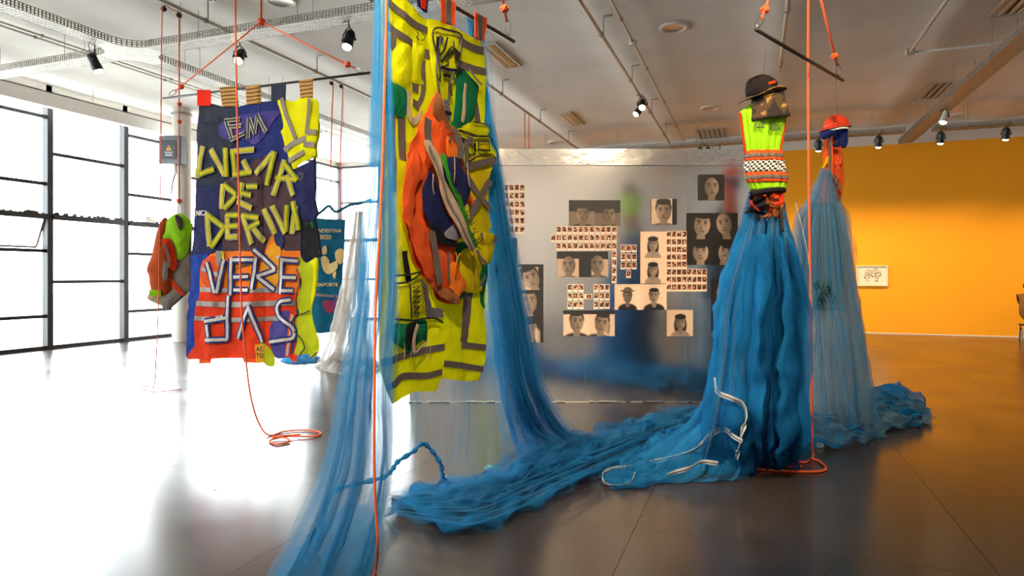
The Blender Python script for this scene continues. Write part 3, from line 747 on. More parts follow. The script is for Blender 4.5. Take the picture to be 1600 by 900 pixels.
C8 = lambda L: [(660 + x / 5.29, 30 + y / 5.29) for x, y in L]
for L in ([(45, 130), (55, 200), (75, 300), (70, 470), (100, 520)], [(45, 130), (60, 90), (110, 85), (260, 135), (265, 230), (245, 390), (275, 430), (262, 447), (230, 400)], [(110, 150), (100, 230), (90, 350), (100, 500)],
          [(170, 160), (140, 260), (110, 310), (115, 360), (140, 330), (200, 240), (240, 280)], [(210, 190), (210, 260), (165, 330), (170, 380), (140, 400)], [(110, 395), (170, 420), (240, 435), (205, 470), (190, 560), (200, 640)], [(75, 480), (85, 600), (110, 720), (142, 855)]):
    cordline('black_piping', S, C8(L), 0.0055, MT['black'], T, off=0.040)
strip('check_band', S, C8([(108, 408), (170, 425), (242, 438)]), 6.5, MT['check'], T, off=0.036)
strip('check_band', S, C8([(118, 150), (115, 205)]), 6, MT['check'], T, off=0.036)
strip('check_strap', S, C8([(155, 670), (165, 760), (172, 855)]), 6, MT['check'], T, off=0.036)
strip('black_tab', S, C8([(133, 468), (188, 482)]), 5, MT['blackcloth'], T, off=0.041)
strip('black_tab', S, C8([(145, 778), (196, 790)]), 6, MT['blackcloth'], T, off=0.043)
strip('buckle', S, C8([(240, 275), (228, 350)]), 6, MT['black'], T, off=0.044)
strip('black_tab', S, C8([(92, 160), (88, 300)]), 5, MT['blackcloth'], T, off=0.041)
cordline('loose_cord', S, [(648, 50), (651, 55), (648, 59), (652, 63)], 0.0022, MT['black'], T, off=0.016); cordline('loose_cord', S, [(656, 54), (661, 57), (660, 62), (655, 64)], 0.0022, MT['black'], T, off=0.016)
vp('green_panel', [(707, 117), (721, 109), (727, 117), (744, 133), (744, 147), (739, 171), (737, 184), (723, 203), (709, 204), (700, 195), (704, 187), (708, 149)], 'green', 4, 0.025)
strip('zip', S, [(716, 133), (715, 155), (716, 171), (712, 192)], 4, MT['beige'], T, off=0.052); strip('edging', S, [(723, 111), (731, 121), (744, 134)], 4, MT['greycloth'], T, off=0.048)
vp('pocket_flap', [(731, 192), (756, 197), (757, 212), (741, 213), (709, 204)], 'hv', 5, 0.015)
cordline('black_piping', S, [(709, 204), (741, 214), (757, 212), (756, 197), (731, 192)], 0.004, MT['black'], T, off=0.042)
vp('carrier', [(707, 203), (725, 211), (757, 213), (763, 223), (770, 243), (768, 250), (760, 242), (743, 244), (727, 253), (722, 267), (718, 260), (712, 225)], 'hv', 4, 0.012)
cordline('black_piping', S, [(709, 205), (730, 213), (757, 214), (764, 224), (770, 243), (771, 262)], 0.004, MT['black'], T, off=0.036)
cordline('black_piping', S, [(722, 267), (727, 253), (743, 244), (760, 242), (768, 250)], 0.004, MT['black'], T, off=0.036)
vp('window_pocket', [(740, 222), (757, 223), (757, 236), (740, 234)], 'hv2', 6, 0.006, smooth=False)
cordline('black_piping', S, [(740, 222), (757, 223), (757, 236), (740, 234), (740, 222)], 0.004, MT['black'], T, off=0.044, smooth=False)
strip('black_tab', S, [(735.5, 224), (735.5, 238)], 3, MT['blackcloth'], T, off=0.040); strip('black_tab', S, [(711, 218), (722, 223)], 7, MT['blackcloth'], T, off=0.040)
strip('check_band', S, [(727, 215), (727, 229)], 8, MT['check'], T, off=0.040); strip('check_band', S, [(723, 244), (722, 262)], 6, MT['check'], T, off=0.038)
vp('pocket_flap', [(716, 227), (731, 230), (730, 243), (715, 237)], 'hv', 7, 0.008)
cordline('black_piping', S, [(716, 227), (731, 230), (730, 243), (715, 237), (716, 227)], 0.0035, MT['black'], T, off=0.048)
vp('back_yoke', [(727, 254), (743, 245), (760, 243), (767, 250), (765, 262), (761, 280), (761, 330), (764, 360), (730, 368), (718, 350), (722, 300), (722, 268)], 'hv2', 3, 0.012)
for path, w in (([(725, 262), (745, 256), (767, 251)], 11), ([(718, 264), (730, 287), (745, 310), (761, 326)], 10), ([(761, 283), (743, 311), (731, 333), (716, 356)], 10), ([(720, 262), (721, 330)], 6)):
    strip('tape', S, path, w, MT['tape'], T, off=0.034)
vp('orange_gusset', [(725, 290), (738, 318), (727, 340), (722, 345), (723, 310)], 'orange', 5, 0.012, smooth=False)
vp('waist_belt', [(722, 364), (738, 362), (766, 365), (768, 379), (740, 381), (722, 374)], 'hv2', 5, 0.015)
strip('tape', S, [(728, 364), (728, 374)], 8, MT['tape'], T, off=0.046); strip('tape', S, [(765, 368), (765, 379)], 5, MT['tape'], T, off=0.046); strip('tape', S, [(742, 364), (743, 376)], 4, MT['tape'], T, off=0.046)
vp('pocket', [(737, 382), (768, 380), (767, 398), (760, 411), (747, 411), (746, 391)], 'hv2', 4, 0.02)
vp('green_border', [(700, 400), (716, 378), (738, 388), (745, 411), (757, 411), (759, 430), (752, 460), (754, 482), (747, 472), (744, 452), (722, 456), (712, 470), (697, 474), (700, 464), (709, 452), (704, 430)], 'green', 3, 0.012)
vp('shield_panel', [(720, 390), (746, 391), (747, 411), (744, 434), (747, 455), (720, 455), (714, 434), (713, 412)], 'hv2', 5, 0.03)
strip('tape', S, [(733, 391), (737, 402), (746, 412)], 4, MT['tape'], T, off=0.062); strip('tape', S, [(745, 432), (740, 440), (736, 446)], 4, MT['tape'], T, off=0.062); cordline('seam', S, [(730, 394), (730, 454)], 0.0025, MT['brown'], T, off=0.058)
vp('green_leaf', [(697, 474), (703, 460), (719, 457), (717, 467), (710, 473)], 'green', 6, 0.01)
# the orange jacket in the middle
vp('orange_jacket', [(671, 145), (678, 160), (690, 190), (704, 200), (711, 225), (715, 245), (718, 262), (722, 290), (724, 330), (716, 360), (705, 380), (706, 410), (712, 430), (708, 445), (700, 470), (690, 474), (676, 465), (665, 445), (655, 430), (640, 400), (632, 375), (622, 350), (618, 330), (620, 280), (625, 260), (633, 240), (636, 225), (648, 205), (655, 185), (660, 173)], 'orange', 7, 0.016, wr=0.03, grain=12)
vp('sleeve', [(633, 242), (640, 236), (650, 262), (646, 285), (640, 300), (643, 325), (652, 350), (662, 400), (668, 440), (660, 436), (640, 400), (622, 350), (618, 330), (620, 280)], 'orange', 10, 0.02, wr=0.028, grain=12)
vp('brown_collar', [(671, 147), (681, 172), (692, 196), (700, 203), (694, 210), (682, 200), (664, 178)], 'brown', 12, 0.02, wr=0.014)
for path, w in (([(652, 188), (650, 215), (652, 236)], 9), ([(692, 204), (700, 223), (700, 250)], 7), ([(683, 225), (692, 214), (699, 232)], 4), ([(710, 222), (709, 262)], 5), ([(656, 361), (663, 400), (669, 444)], 8), ([(679, 395), (682, 440)], 3)):
    strip('tape', S, path, w, MT['tape'], T, off=0.088, wr=0.006)
vp('fold', [(683, 215), (700, 232), (702, 252), (684, 248)], 'orange2', 15, 0.015)
vp('orange_frill', [(689, 409), (707, 428), (715, 441), (701, 462), (691, 455), (684, 444)], 'orange2', 14, 0.03, wr=0.03, grain=22)
vp('beige_cuff', [(664, 446), (692, 454), (700, 473), (688, 472), (673, 461)], 'brown', 14, 0.02, wr=0.02, grain=18)
vp('navy_lobe', [(668, 251), (677, 248), (697, 248), (705, 264), (713, 283), (716, 296), (712, 312), (701, 333), (688, 307), (675, 280)], 'navy', 17, 0.03, wr=0.012)
vp('navy_lobe', [(651, 269), (660, 280), (672, 317), (685, 352), (675, 363), (651, 344), (643, 320), (640, 299), (645, 280)], 'navy', 18, 0.03, wr=0.012)
vp('dark_lining', [(652, 349), (675, 365), (699, 384), (696, 387), (672, 381), (656, 360)], 'blackcloth', 17, 0.006)
vp('lilac_lining', [(675, 363), (693, 349), (701, 360), (696, 375), (677, 373)], 'lilac', 19, 0.01); vp('lilac_lining', [(699, 333), (711, 320), (709, 349), (701, 355)], 'lilac', 19, 0.01)
vp('yellow_chip', [(703, 330), (708, 322), (712, 336), (709, 343)], 'hv', 20, 0.005)
vp('beige_band', [(636, 229), (643, 223), (651, 237), (660, 253), (664, 280), (675, 299), (685, 320), (693, 339), (704, 365), (716, 387), (711, 393), (699, 381), (685, 357), (672, 331), (661, 307), (655, 275)], 'beige', 25, 0.02)
vp('green_band', [(659, 248), (666, 247), (671, 272), (677, 291), (688, 307), (699, 339), (709, 365), (720, 384), (713, 384), (705, 365), (693, 339), (683, 315), (672, 291)], 'green2', 26, 0.008)
strip('grey_edge', S, [(640, 232), (655, 270), (668, 310), (690, 355), (711, 392)], 3, MT['greycloth'], T, off=0.138)
seam = [(668, 268), (672, 284), (678, 297), (684, 308), (689, 320), (693, 333), (699, 346), (705, 360), (711, 374)]
for i, (x, y) in enumerate(seam):
    cordline('stitch', S, [(x - 5, y + 3 - (i % 2) * 3), (x + 1, y - 3 + (i % 3)), (x - 3, y + 8), (x + 5, y + 3)], 0.0025, MT['black'], T, off=0.168, smooth=False, n=5)
cordline('drawstring', S, [(684, 395), (686, 405), (683, 420), (690, 398), (696, 402)], 0.003, MT['gold'], T, off=0.12); cordline('drawstring', S, [(681, 248), (681, 270), (679, 290)], 0.0025, MT['beige'], T, off=0.13); cordline('drawstring', S, [(702, 258), (703, 275), (705, 294)], 0.0025, MT['beige'], T, off=0.13); cordline('drawstring', S, [(646, 275), (647, 292), (650, 306)], 0.0025, MT['beige'], T, off=0.13)
# lower pockets
vp('stitched_pocket', [(609, 444), (652, 432), (658, 465), (663, 496), (609, 498)], 'hv', 3, 0.015, smooth=False)
vp('check_panel', [(653, 435), (663, 445), (667, 464), (672, 480), (685, 483), (687, 496), (664, 496), (659, 461)], 'check', 5, 0.008, smooth=False)
for L in ([(608, 443), (630, 440), (651, 427)], [(631, 443), (632, 470), (633, 497)], [(608, 498), (640, 500), (661, 497), (675, 497), (684, 504)], [(607, 431), (630, 429), (650, 425)]): cordline('black_piping', S, L, 0.005, MT['black'], T, off=0.034)
vp('black_strap', [(621, 393), (630, 392), (637, 440), (628, 442)], 'blackcloth', 5, 0.006, smooth=False)
for i in range(6):
    y = 449 + i * 8; cordline('stitch', S, [(636, y), (648, y - 3 + i % 2), (637, y + 6), (647, y + 7)], 0.003, MT['black'], T, off=0.036, smooth=False, n=5)
for i in range(9): cordline('raised_thread', S, [(650 + i % 3, 446 + i * 5), (658 - (i * 7) % 4, 451 + i * 5)], 0.002, MT['brown'], T, off=0.036, smooth=False, n=5)
vp('green_pouch', [(609, 507), (632, 505), (663, 500), (665, 532), (659, 531), (646, 540), (635, 551), (624, 544), (609, 533)], 'green', 4, 0.03)
vp('black_strap', [(624, 507), (637, 504), (632, 531), (623, 533)], 'blackcloth', 10, 0.006); strip('zip', S, [(637, 506), (632, 525), (633, 549)], 4, MT['beige'], T, off=0.060); strip('edging', S, [(635, 552), (647, 543), (660, 532)], 3, MT['beige'], T, off=0.046)
for x in (624, 634, 661, 666): cordline('fringe', S, [(x, 535), (x + 1, 548), (x - 1, 560)], 0.0015, MT['beige'], T, off=0.03, n=5)
# hanging straps over the rod
for nm, q, c in (('strap', [(683, -9), (706, 5), (705, 42), (685, 36)], 'orange'), ('strap', [(736, 18), (755, 30), (752, 66), (736, 60)], 'orange'), ('strap', [(640, -36), (662, -22), (662, 22), (645, 12)], 'navy')):
    o = patch(nm, S, q, MT[c], T, 0, wr=0.002, smooth=False, off=0.028)
    cxm = (q[0][0] + q[1][0]) / 2; cxb = (q[2][0] + q[3][0]) / 2
    strip('stripe', S, [(cxm, (q[0][1] + q[1][1]) / 2 + 1), (cxb, (q[2][1] + q[3][1]) / 2 - 1)], 7, MT['tape'] if c == 'orange' else MT['red'], o, off=0.036)
# the rod and its slings
ru0 = S.uv(803, 65); ru1 = S.uv(560, -88)
R0, R1 = S.pt(ru0.x, ru0.y), S.p0 + S.u * (-0.25) + UP * ru0.y
R0 = S.p0 + S.u * ru0.x + UP * ru0.y
MB().tube([R0, R1], 0.012, 10).build('hanging_rod', MT['rod'], smooth=True)['label'] = 'dark steel rod carrying the yellow vest hanging'
bpy.data.objects['hanging_rod']['category'] = 'rod'
def sling(a, top, what, r=0.0075, car=0.06):
    a = V(a); top = V(top); d = (top - a).normalized()
    t = thing('sling_rope', what, 'rope', a, 'orange slings of the hanging rods')
    c0, c1 = a + d * 0.012, a + d * (0.012 + car * 1.5)
    sd = d.cross(FWD).normalized()
    MB().tube(crv([c0, c0.lerp(c1, .35) + sd * 0.022, c1 + sd * 0.014, c1 - sd * 0.014, c0.lerp(c1, .5) - sd * 0.016], 5, closed=True), 0.0035, 6, closed=True).build('carabiner', MT['carabiner'], t, smooth=True)
    m = MB(); knot(m, c1 + d * 0.075, 0.022); m.build('knot', MT['rope'], t, smooth=True)
    MB().tube([c1 - d * 0.01, top], r, 8).build('rope', MT['rope'], t, smooth=True)
ap = (R0 + R1) / 2; ap.z = ceil_z(ap.x) - 0.02
sling(R0 + (R1 - R0).normalized() * 0.06 + UP * 0.012, ap, 'orange sling with a carabiner above the outer edge of the yellow vest hanging')
sling(R1 + (R0 - R1).normalized() * 0.06 + UP * 0.012, ap, 'orange sling at the net-side rod end of the yellow vest hanging')
SV = S; ROD_C = (R0, R1)

# ------------------------------------------------------------------ the lettered banner
PL = V((0, 4.81, CAM_H)); LU = V((1, 0, 0))
def lwr(u, v): return 0.012 * noise.noise(V((u * 8, v * 4, 5))) + 0.006 * noise.noise(V((u * 20, v * 14, 8))) + 0.018 * noise.noise(V((u * 3.4, v * 1.1, 9))) + 0.008 * math.sin(u * 14 + 2 * noise.noise(V((u, v, 4)))) * max(0.0, min(1.0, (1.2 - v) * 0.6))
S = Surf(PL, LU, lwr); SL = S
T = thing('lettered_banner', 'navy and orange banner of sewn workwear spelling EM LUGAR DE DERIVA VEREDAS', 'banner', S.p0 + LU * S.uv(400, 565).x + UP * S.uv(400, 565).y)
def lp(name, out, mat, layer, puff=0.0, **k):
    k['wr'] = min(k.get('wr', 0.003), 0.003); k.setdefault('step', 0.03); return patch(name, S, out, MT[mat], T, layer, puff, **k)
lp('banner_cloth', [(312, 165), (323, 161), (336, 166), (372, 167), (391, 161), (436, 157), (446, 190), (463, 262), (493, 248), (495, 294), (492, 311), (499, 335), (493, 343), (498, 362), (502, 400), (480, 408), (478, 460), (470, 540), (455, 550), (330, 556), (309, 561), (291, 558), (292, 496), (295, 478), (293, 471), (298, 436), (298, 400), (303, 368), (306, 300), (307, 240), (310, 210)], 'navy', 0, smooth=False, wr=0.0, step=0.035)
lp('charcoal_panel', [(312, 165), (323, 160), (347, 166), (372, 168), (370, 210), (360, 240), (348, 290), (307, 290), (309, 210)], 'charcoal', 1, smooth=False, wr=0.01)
lp('pocket', [(317, 185), (345, 184), (345, 192), (317, 193)], 'charcoal', 2.2, 0.008, smooth=False)
lp('blue_panel', [(372, 169), (391, 162), (436, 158), (446, 190), (462, 260), (410, 252), (370, 232)], 'navy2', 1, smooth=False, wr=0.01)
lp('burgundy_panel', [(399, 250), (427, 236), (447, 278), (458, 305), (471, 345), (471, 398), (400, 392), (350, 398), (345, 330), (350, 285), (375, 268)], 'burg', 1.4, smooth=False, wr=0.012)
lp('trouser_panel', [(463, 263), (492, 249), (494, 295), (491, 311), (498, 334), (490, 344), (472, 345), (459, 305), (452, 282)], 'navy', 1.6, 0.012, wr=0.012, smooth=False)
lp('dark_pocket', [(472, 346), (492, 343), (498, 362), (502, 399), (480, 408), (474, 395)], 'blackcloth', 2, 0.012, smooth=False)
lp('green_tab', [(480, 349), (490, 347), (491, 369), (481, 370)], 'green', 3.4, smooth=False)
lp('blue_side', [(298, 400), (326, 396), (318, 440), (312, 500), (303, 545), (300, 560), (291, 558), (292, 496), (295, 478), (293, 471), (298, 436)], 'royal', 1.2, smooth=False, wr=0.014)
lp('violet_patch', [(344, 206), (347, 194), (369, 183), (402, 176), (438, 174), (427, 192), (416, 211), (399, 226), (383, 218), (363, 221), (347, 214)], 'purple', 2.2, 0.006, wr=0.008)
m = MB(); c = S.uv(472, 276); r = 0.036
m.tube([S.pt(c.x + r * math.cos(q), c.y + r * math.sin(q), 0.022) for q in [2 * math.pi * i / 18 for i in range(18)]], 0.002, 5, closed=True); m.tube([S.pt(c.x + r * .55 * math.cos(q), c.y + r * .6 * math.sin(q), 0.022) for q in [2 * math.pi * i / 12 for i in range(12)]], 0.004, 5, closed=True)
m.build('round_emblem', MT['greycloth'], T)
lettering('lettering', S, 'NICA', 318, 333.5, 8, MT['print_white'], T, off=0.018, sx=0.85)
# hi-vis vest sewn on the corner
v = lp('yellow_vest', [(436, 158), (443, 154), (450, 157), (462, 159), (468, 154), (483, 152), (496, 156), (500, 162), (500, 183), (502, 197), (501, 213), (497, 228), (497, 245), (491, 247), (473, 255), (461, 265), (455, 253), (447, 233), (442, 212), (440, 206), (444, 198), (441, 180)], 'hv', 3.5, 0.02, wr=0.012)
lp('vest_sleeve', [(488, 182), (500, 186), (502, 197), (501, 213), (497, 228), (497, 245), (480, 241), (482, 222), (486, 200)], 'hv', 8, 0.012)
for path, w, of in (([(445, 155), (450, 177), (458, 198), (466, 218)], 6.5, .046), ([(491, 157), (488, 182), (485, 210)], 4.5, .06), ([(448, 236), (463, 225), (483, 217)], 8, .046), ([(455, 253), (470, 244), (480, 238)], 7, .044), ([(484, 208), (501, 209)], 8, .062), ([(481, 227), (498, 228)], 8, .062)):
    strip('tape', S, path, w, MT['tape'], T, off=of)
# the orange lower half
lp('orange_vest', [(312, 440), (318, 408), (330, 398), (345, 393), (372, 392), (396, 393), (410, 400), (418, 382), (424, 369), (434, 367), (440, 380), (447, 392), (470, 392), (472, 410), (468, 460), (312, 462)], 'orange2', 2, wr=0.014, smooth=False)
lp('red_orange_vest', [(313, 457), (400, 456), (468, 458), (464, 500), (464, 530), (466, 555), (464, 567), (456, 560), (450, 548), (428, 556), (400, 560), (378, 559), (335, 560), (330, 563), (313, 561), (293, 561), (295, 552), (305, 540), (304, 500), (306, 480)], 'redor', 2.6, wr=0.016, smooth=False)
lp('orange_fold', [(318, 410), (340, 400), (345, 425), (340, 455), (316, 440)], 'orange', 2.8, 0.006)
lp('pale_hem', [(313, 556), (333, 556), (332, 567), (312, 568)], 'orange', 2.0, smooth=False); lp('pale_hem', [(378, 554), (410, 556), (408, 567), (384, 566)], 'orange', 2.0, smooth=False)
for path, w in (([(314, 452), (362, 454), (440, 453)], 7), ([(308, 474), (362, 476), (420, 474), (464, 473)], 8), ([(305, 497), (362, 500), (440, 497)], 7), ([(318, 420), (350, 432)], 6), ([(416, 400), (441, 402)], 4)):
    strip('tape', S, path, w, MT['tape'], T, off=0.023)
lp('golden_panel', [(416, 395), (430, 380), (442, 389), (437, 438), (424, 453), (410, 455), (407, 435)], 'gold', 3.2, 0.01, wr=0.012)
lp('grey_tab', [(340, 392), (350, 392), (351, 415), (341, 415)], 'greycloth', 4, smooth=False); strip('edging', S, [(351, 393), (352, 409)], 2.5, MT['hv'], T, off=0.026)
lp('navy_blotch', [(430, 372), (437, 360), (446, 372), (444, 390), (436, 386)], 'navy', 3.6, 0.004)
lp('violet_panel', [(423, 513), (434, 491), (448, 485), (461, 489), (466, 500), (463, 535), (457, 555), (432, 559), (425, 540)], 'purple', 3.0, 0.004, wr=0.012)
strip('orange_strip', S, [(461, 489), (453, 557)], 8, MT['redor'], T, off=0.024); strip('tape', S, [(461, 491), (453, 555)], 3.5, MT['tape_l'], T, off=0.028)
lp('yellow_side_vest', [(467, 420), (470, 400), (479, 411), (498, 404), (494, 458), (488, 484), (494, 513), (500, 531), (499, 551), (490, 559), (483, 553), (463, 553), (466, 535), (463, 504), (468, 491), (466, 469), (473, 440)], 'ygreen', 3, 0.02, wr=0.014)
lp('yellow_strip', [(486, 408), (498, 404), (494, 458), (488, 480)], 'hv', 5, 0.01, smooth=False)
for L in ([(467, 420), (473, 436), (469, 455), (467, 478), (471, 491), (488, 485)], [(461, 503), (467, 493)], [(464, 517), (474, 527), (480, 542), (475, 550), (473, 556)], [(490, 559), (500, 550)]): cordline('black_piping', S, L, 0.006, MT['black'], T, off=0.046)
lp('lime_tail', [(408, 535), (419, 540), (429, 555), (429, 571), (419, 571), (412, 560)], 'ygreen', 3.4, 0.006); lp('printed_tail', [(401, 538), (417, 538), (418, 566), (403, 566)], 'gold', 3.6, 0.004, smooth=False)
lettering('lettering', S, 'AC', 410, 545, 7, MT['print_black'], T, off=0.034); lettering('lettering', S, 'ITO', 409, 555, 7, MT['print_black'], T, off=0.034)
for i in range(4): strip('black_print', S, [(372 + i * 2, 419 - i * 3), (398, 412 - i * 3)], 1.6, MT['print_black'], T, off=0.02)
# letters: strips of tape
MT['let_green'] = cloth('letter_green_edge', '7c9440', 0.2, var=0.35); MT['let_yel'] = cloth('letter_yellow', 'd2c42c', 0.3, var=0.25); MT['let_grey'] = cloth('letter_grey', 'a8a590', 0.2, var=0.3)
def letter(ch, strokes, style):
    base = None
    for i, st in enumerate(strokes):
        if style == 'Y':
            b = strip('letter' if base is None else 'stroke', S, st, 9.6, MT['let_green'] if i % 3 else MT['let_grey'], T if base is None else base, off=0.024 + 0.003 * (i % 2), smooth=False)
            if base is None: base = b; b['label'] = 'letter ' + ch + ' of yellow and green tape'
            strip('yellow_tape', S, st, 4.8, MT['let_yel'], base, off=0.0275 + 0.003 * (i % 2), smooth=False)
        elif style == 'G':
            b = strip('letter' if base is None else 'stroke', S, st, 6.8, MT['let_grey'], T if base is None else base, off=0.030 + 0.003 * (i % 2), smooth=False)
            if base is None: base = b; b['label'] = 'letter ' + ch + ' of grey tape'
            strip('dark_stripe', S, st, 1.8, MT['charcoal'], base, off=0.034 + 0.003 * (i % 2), smooth=False)
        else:
            b = strip('letter' if base is None else 'stroke', S, st, 10.5, MT['navy2'], T if base is None else base, off=0.030 + 0.003 * (i % 2), smooth=len(st) > 3)
            if base is None: base = b; b['label'] = 'letter ' + ch + ' of navy cloth with a grey tape core'
            strip('tape_core', S, st, 4.8, MT['tape_l'], base, off=0.034 + 0.003 * (i % 2), smooth=len(st) > 3)
for ch, st in (('E', [[(358, 190), (366, 220)], [(356, 190), (378, 187)], [(362, 199), (380, 197)], [(364, 220), (385, 209)]]), ('M', [[(390, 217), (392, 185)], [(392, 185), (401, 210)], [(401, 210), (405, 181)], [(406, 181), (419, 207)]])): letter(ch, st, 'G')
for ch, st in (('L', [[(320, 229), (311, 279)], [(316, 273), (338, 265)]]), ('U', [[(333, 234), (354, 274)], [(356, 232), (357, 277)]]), ('G', [[(363, 238), (399, 234)], [(367, 240), (371, 273)], [(367, 274), (396, 269)], [(383, 251), (391, 268)]]),
               ('A', [[(402, 272), (430, 238)], [(431, 237), (419, 290)]]), ('R', [[(446, 250), (429, 306)], [(446, 256), (467, 283)], [(432, 278), (467, 281)], [(450, 274), (461, 306)]]),
               ('D', [[(351, 288), (349, 327)], [(352, 289), (372, 305)], [(372, 305), (353, 327)]]), ('E', [[(382, 286), (377, 311)], [(388, 292), (406, 292)], [(380, 302), (396, 306)], [(374, 315), (397, 326)]]),
               ('D', [[(327, 337), (331, 385)], [(326, 335), (352, 355)], [(356, 353), (333, 387)]]), ('E', [[(358, 336), (359, 374)], [(356, 337), (375, 336)], [(359, 354), (375, 353)], [(359, 371), (375, 370)]]),
               ('R', [[(382, 337), (397, 382)], [(380, 337), (408, 341)], [(409, 347), (390, 358)], [(400, 357), (416, 378)]]), ('I', [[(415, 327), (432, 366)]]), ('V', [[(427, 322), (449, 365)], [(452, 321), (450, 362)]]), ('A', [[(465, 322), (459, 366)], [(461, 315), (469, 360)]])): letter(ch, st, 'Y')
for ch, st in (('V', [[(327, 410), (339, 458)], [(354, 406), (342, 458)]]), ('E', [[(364, 403), (362, 461)], [(367, 406), (401, 406)], [(367, 433), (393, 432)], [(367, 453), (393, 453)]]), ('R', [[(404, 403), (399, 452)], [(401, 390), (434, 421)], [(434, 421), (406, 432)], [(408, 433), (432, 453)]]),
               ('E', [[(446, 403), (442, 459)], [(444, 406), (469, 408)], [(446, 433), (466, 434)], [(444, 454), (462, 454)]]), ('d', [[(359, 462), (357, 531)], [(323, 502), (358, 496)], [(326, 507), (330, 534)], [(325, 531), (358, 530)]]), ('A', [[(374, 529), (394, 479)], [(394, 477), (414, 534)]]),
               ('S', [[(459, 468), (443, 471), (436, 480), (439, 493), (450, 502), (461, 511), (462, 527), (443, 531), (424, 534)]])): letter(ch, st, 'N')
lettering('lettering', S, 'aros', 348, 494, 6, MT['print_white'], T, off=0.052, rot=0.18)
# straps over the rod
def woven(name):
    m, nt, N, L, p, out = new_mat(name); p.inputs['Roughness'].default_value = 0.9
    tc = N.new('ShaderNodeTexCoord'); w = N.new('ShaderNodeTexWave'); w.bands_direction = 'Y'; w.inputs['Scale'].default_value = 9; w.inputs['Distortion'].default_value = 1.5
    L.new(tc.outputs['UV'], w.inputs['Vector']); rp = N.new('ShaderNodeValToRGB'); e = rp.color_ramp.elements
    e[0].position = 0.1; e[0].color = lin('4a3216') + (1,); e[1].position = 0.5; e[1].color = lin('a57c3c') + (1,)
    L.new(w.outputs[0], rp.inputs[0]); L.new(rp.outputs[0], p.inputs['Base Color']); return m
MT['woven'] = woven('woven_brown_strap')
for q, c in (([(310, 141), (331, 141), (332, 166), (311, 166)], 'red'), ([(346, 137), (371, 135), (375, 167), (350, 168)], 'woven'), ([(386, 135), (409, 133), (411, 163), (387, 164)], 'woven'), ([(426, 132), (449, 129), (448, 159), (427, 161)], 'green'), ([(470, 127), (492, 124), (492, 157), (472, 158)], 'woven')):
    lp('strap', q, c if c != 'green' else 'charcoal', 0, smooth=False, off=0.020, wr=0.001)
a0, a1 = S.uv(255, 150), S.uv(578, 118)
R0 = S.p0 + S.u * a0.x + UP * ((a0.y + a1.y) / 2); R1 = S.p0 + S.u * a1.x + UP * ((a0.y + a1.y) / 2)
props(MB().tube([R0, R1], 0.011, 10).build('hanging_rod', MT['rod'], smooth=True), 'dark steel rod carrying the lettered banner', 'rod')
top = S.uv(408, 34); APX = S.p0 + S.u * top.x + UP * top.y
sling(R0 + V((0.07, 0, 0.012)), APX, 'orange sling to the rod end of the lettered banner nearest the windows', 0.006); sling(R1 + V((-0.07, 0, 0.012)), APX, 'orange sling to the rod end of the lettered banner beside the net', 0.006)
t = thing('main_rope', 'orange rope with a knot holding both slings of the lettered banner', 'rope', APX)
m = MB(); knot(m, APX, 0.028); m.build('knot', MT['rope'], t, smooth=True)
MB().tube([APX, V((APX.x, APX.y, ceil_z(APX.x)))], 0.009, 8).build('rope', MT['rope'], t, smooth=True)
# ================================================================== foil wall and its photographs
FD = 7.34                                           # distance of the foil wall's face
def foil_mat(name, rough, bump, sc):
    m, nt, N, L, p, out = new_mat(name)
    p.inputs['Base Color'].default_value = (0.88, 0.86, 0.84, 1); p.inputs['Metallic'].default_value = 1.0; p.inputs['Roughness'].default_value = rough
    tc = N.new('ShaderNodeTexCoord'); n1 = N.new('ShaderNodeTexNoise'); n1.inputs['Scale'].default_value = sc; n1.inputs['Detail'].default_value = 5
    L.new(tc.outputs['Object'], n1.inputs['Vector'])
    b = N.new('ShaderNodeBump'); b.inputs['Strength'].default_value = bump; b.inputs['Distance'].default_value = 0.02
    L.new(n1.outputs[0], b.inputs['Height']); L.new(b.outputs[0], p.inputs['Normal'])
    return m
MT['foil'] = foil_mat('silver_foil', 0.14, 0.025, 2.5); MT['foil_c'] = foil_mat('crinkled_silver_foil', 0.16, 0.35, 5.0)
FTOP = (HOR - 233) / F_PX * FD + CAM_H
def fw(px, z=0.0, back=0.0): return V((0, 0, z)) + FWD * (FD + back) + RGT * ((px - 800) / F_PX * FD)
t = setting('wall_foil', fw(930), 'free-standing wall wrapped in silver foil')
m = MB(); c = fw(928, FTOP / 2, 0.125); m.obox(c, RGT * (287 / F_PX * FD), FWD * 0.10, UP * (FTOP / 2 - 0.005)); m.build('core', MT['white_paint'], t)
FOIL_SEAMS = [640, 775, 914, 1074, 1216]
zs = (HOR - 258) / F_PX * FD + CAM_H
for i, (x0, x1) in enumerate(zip(FOIL_SEAMS, FOIL_SEAMS[1:])):
    a = fw(x0) + RGT * 0.0006; b = fw(x1) - RGT * 0.0006
    def sheet_grid(name, z0, z1, wob, mat, ny, off=0.0):
        nx = 24; vs = []; fs = []
        for k in range(ny + 1):
            for j in range(nx + 1):
                q = a.lerp(b, j / nx) + UP * (z0 + (z1 - z0) * k / ny)
                q = q + FWD * (wob * (noise.noise(q * 1.3) - 0.6) + off); vs.append(q)
        for k in range(ny):
            for j in range(nx): o = k * (nx + 1) + j; fs.append((o, o + 1, o + nx + 2, o + nx + 1))
        return put(name, vs, fs, mat, t)
    sheet_grid('foil_sheet', 0.004, zs, 0.004, MT['foil'], 20)
    sheet_grid('foil_cap', zs - 0.005, FTOP, 0.012, MT['foil_c'], 6, -0.012)
m = MB()
for i in range(90):
    x = 642 + i * 6.4; m.obox(fw(x, 0.006, -0.02), RGT * 0.022, FWD * 0.014 + UP * rnd.uniform(-.006, .006), UP * 0.004)
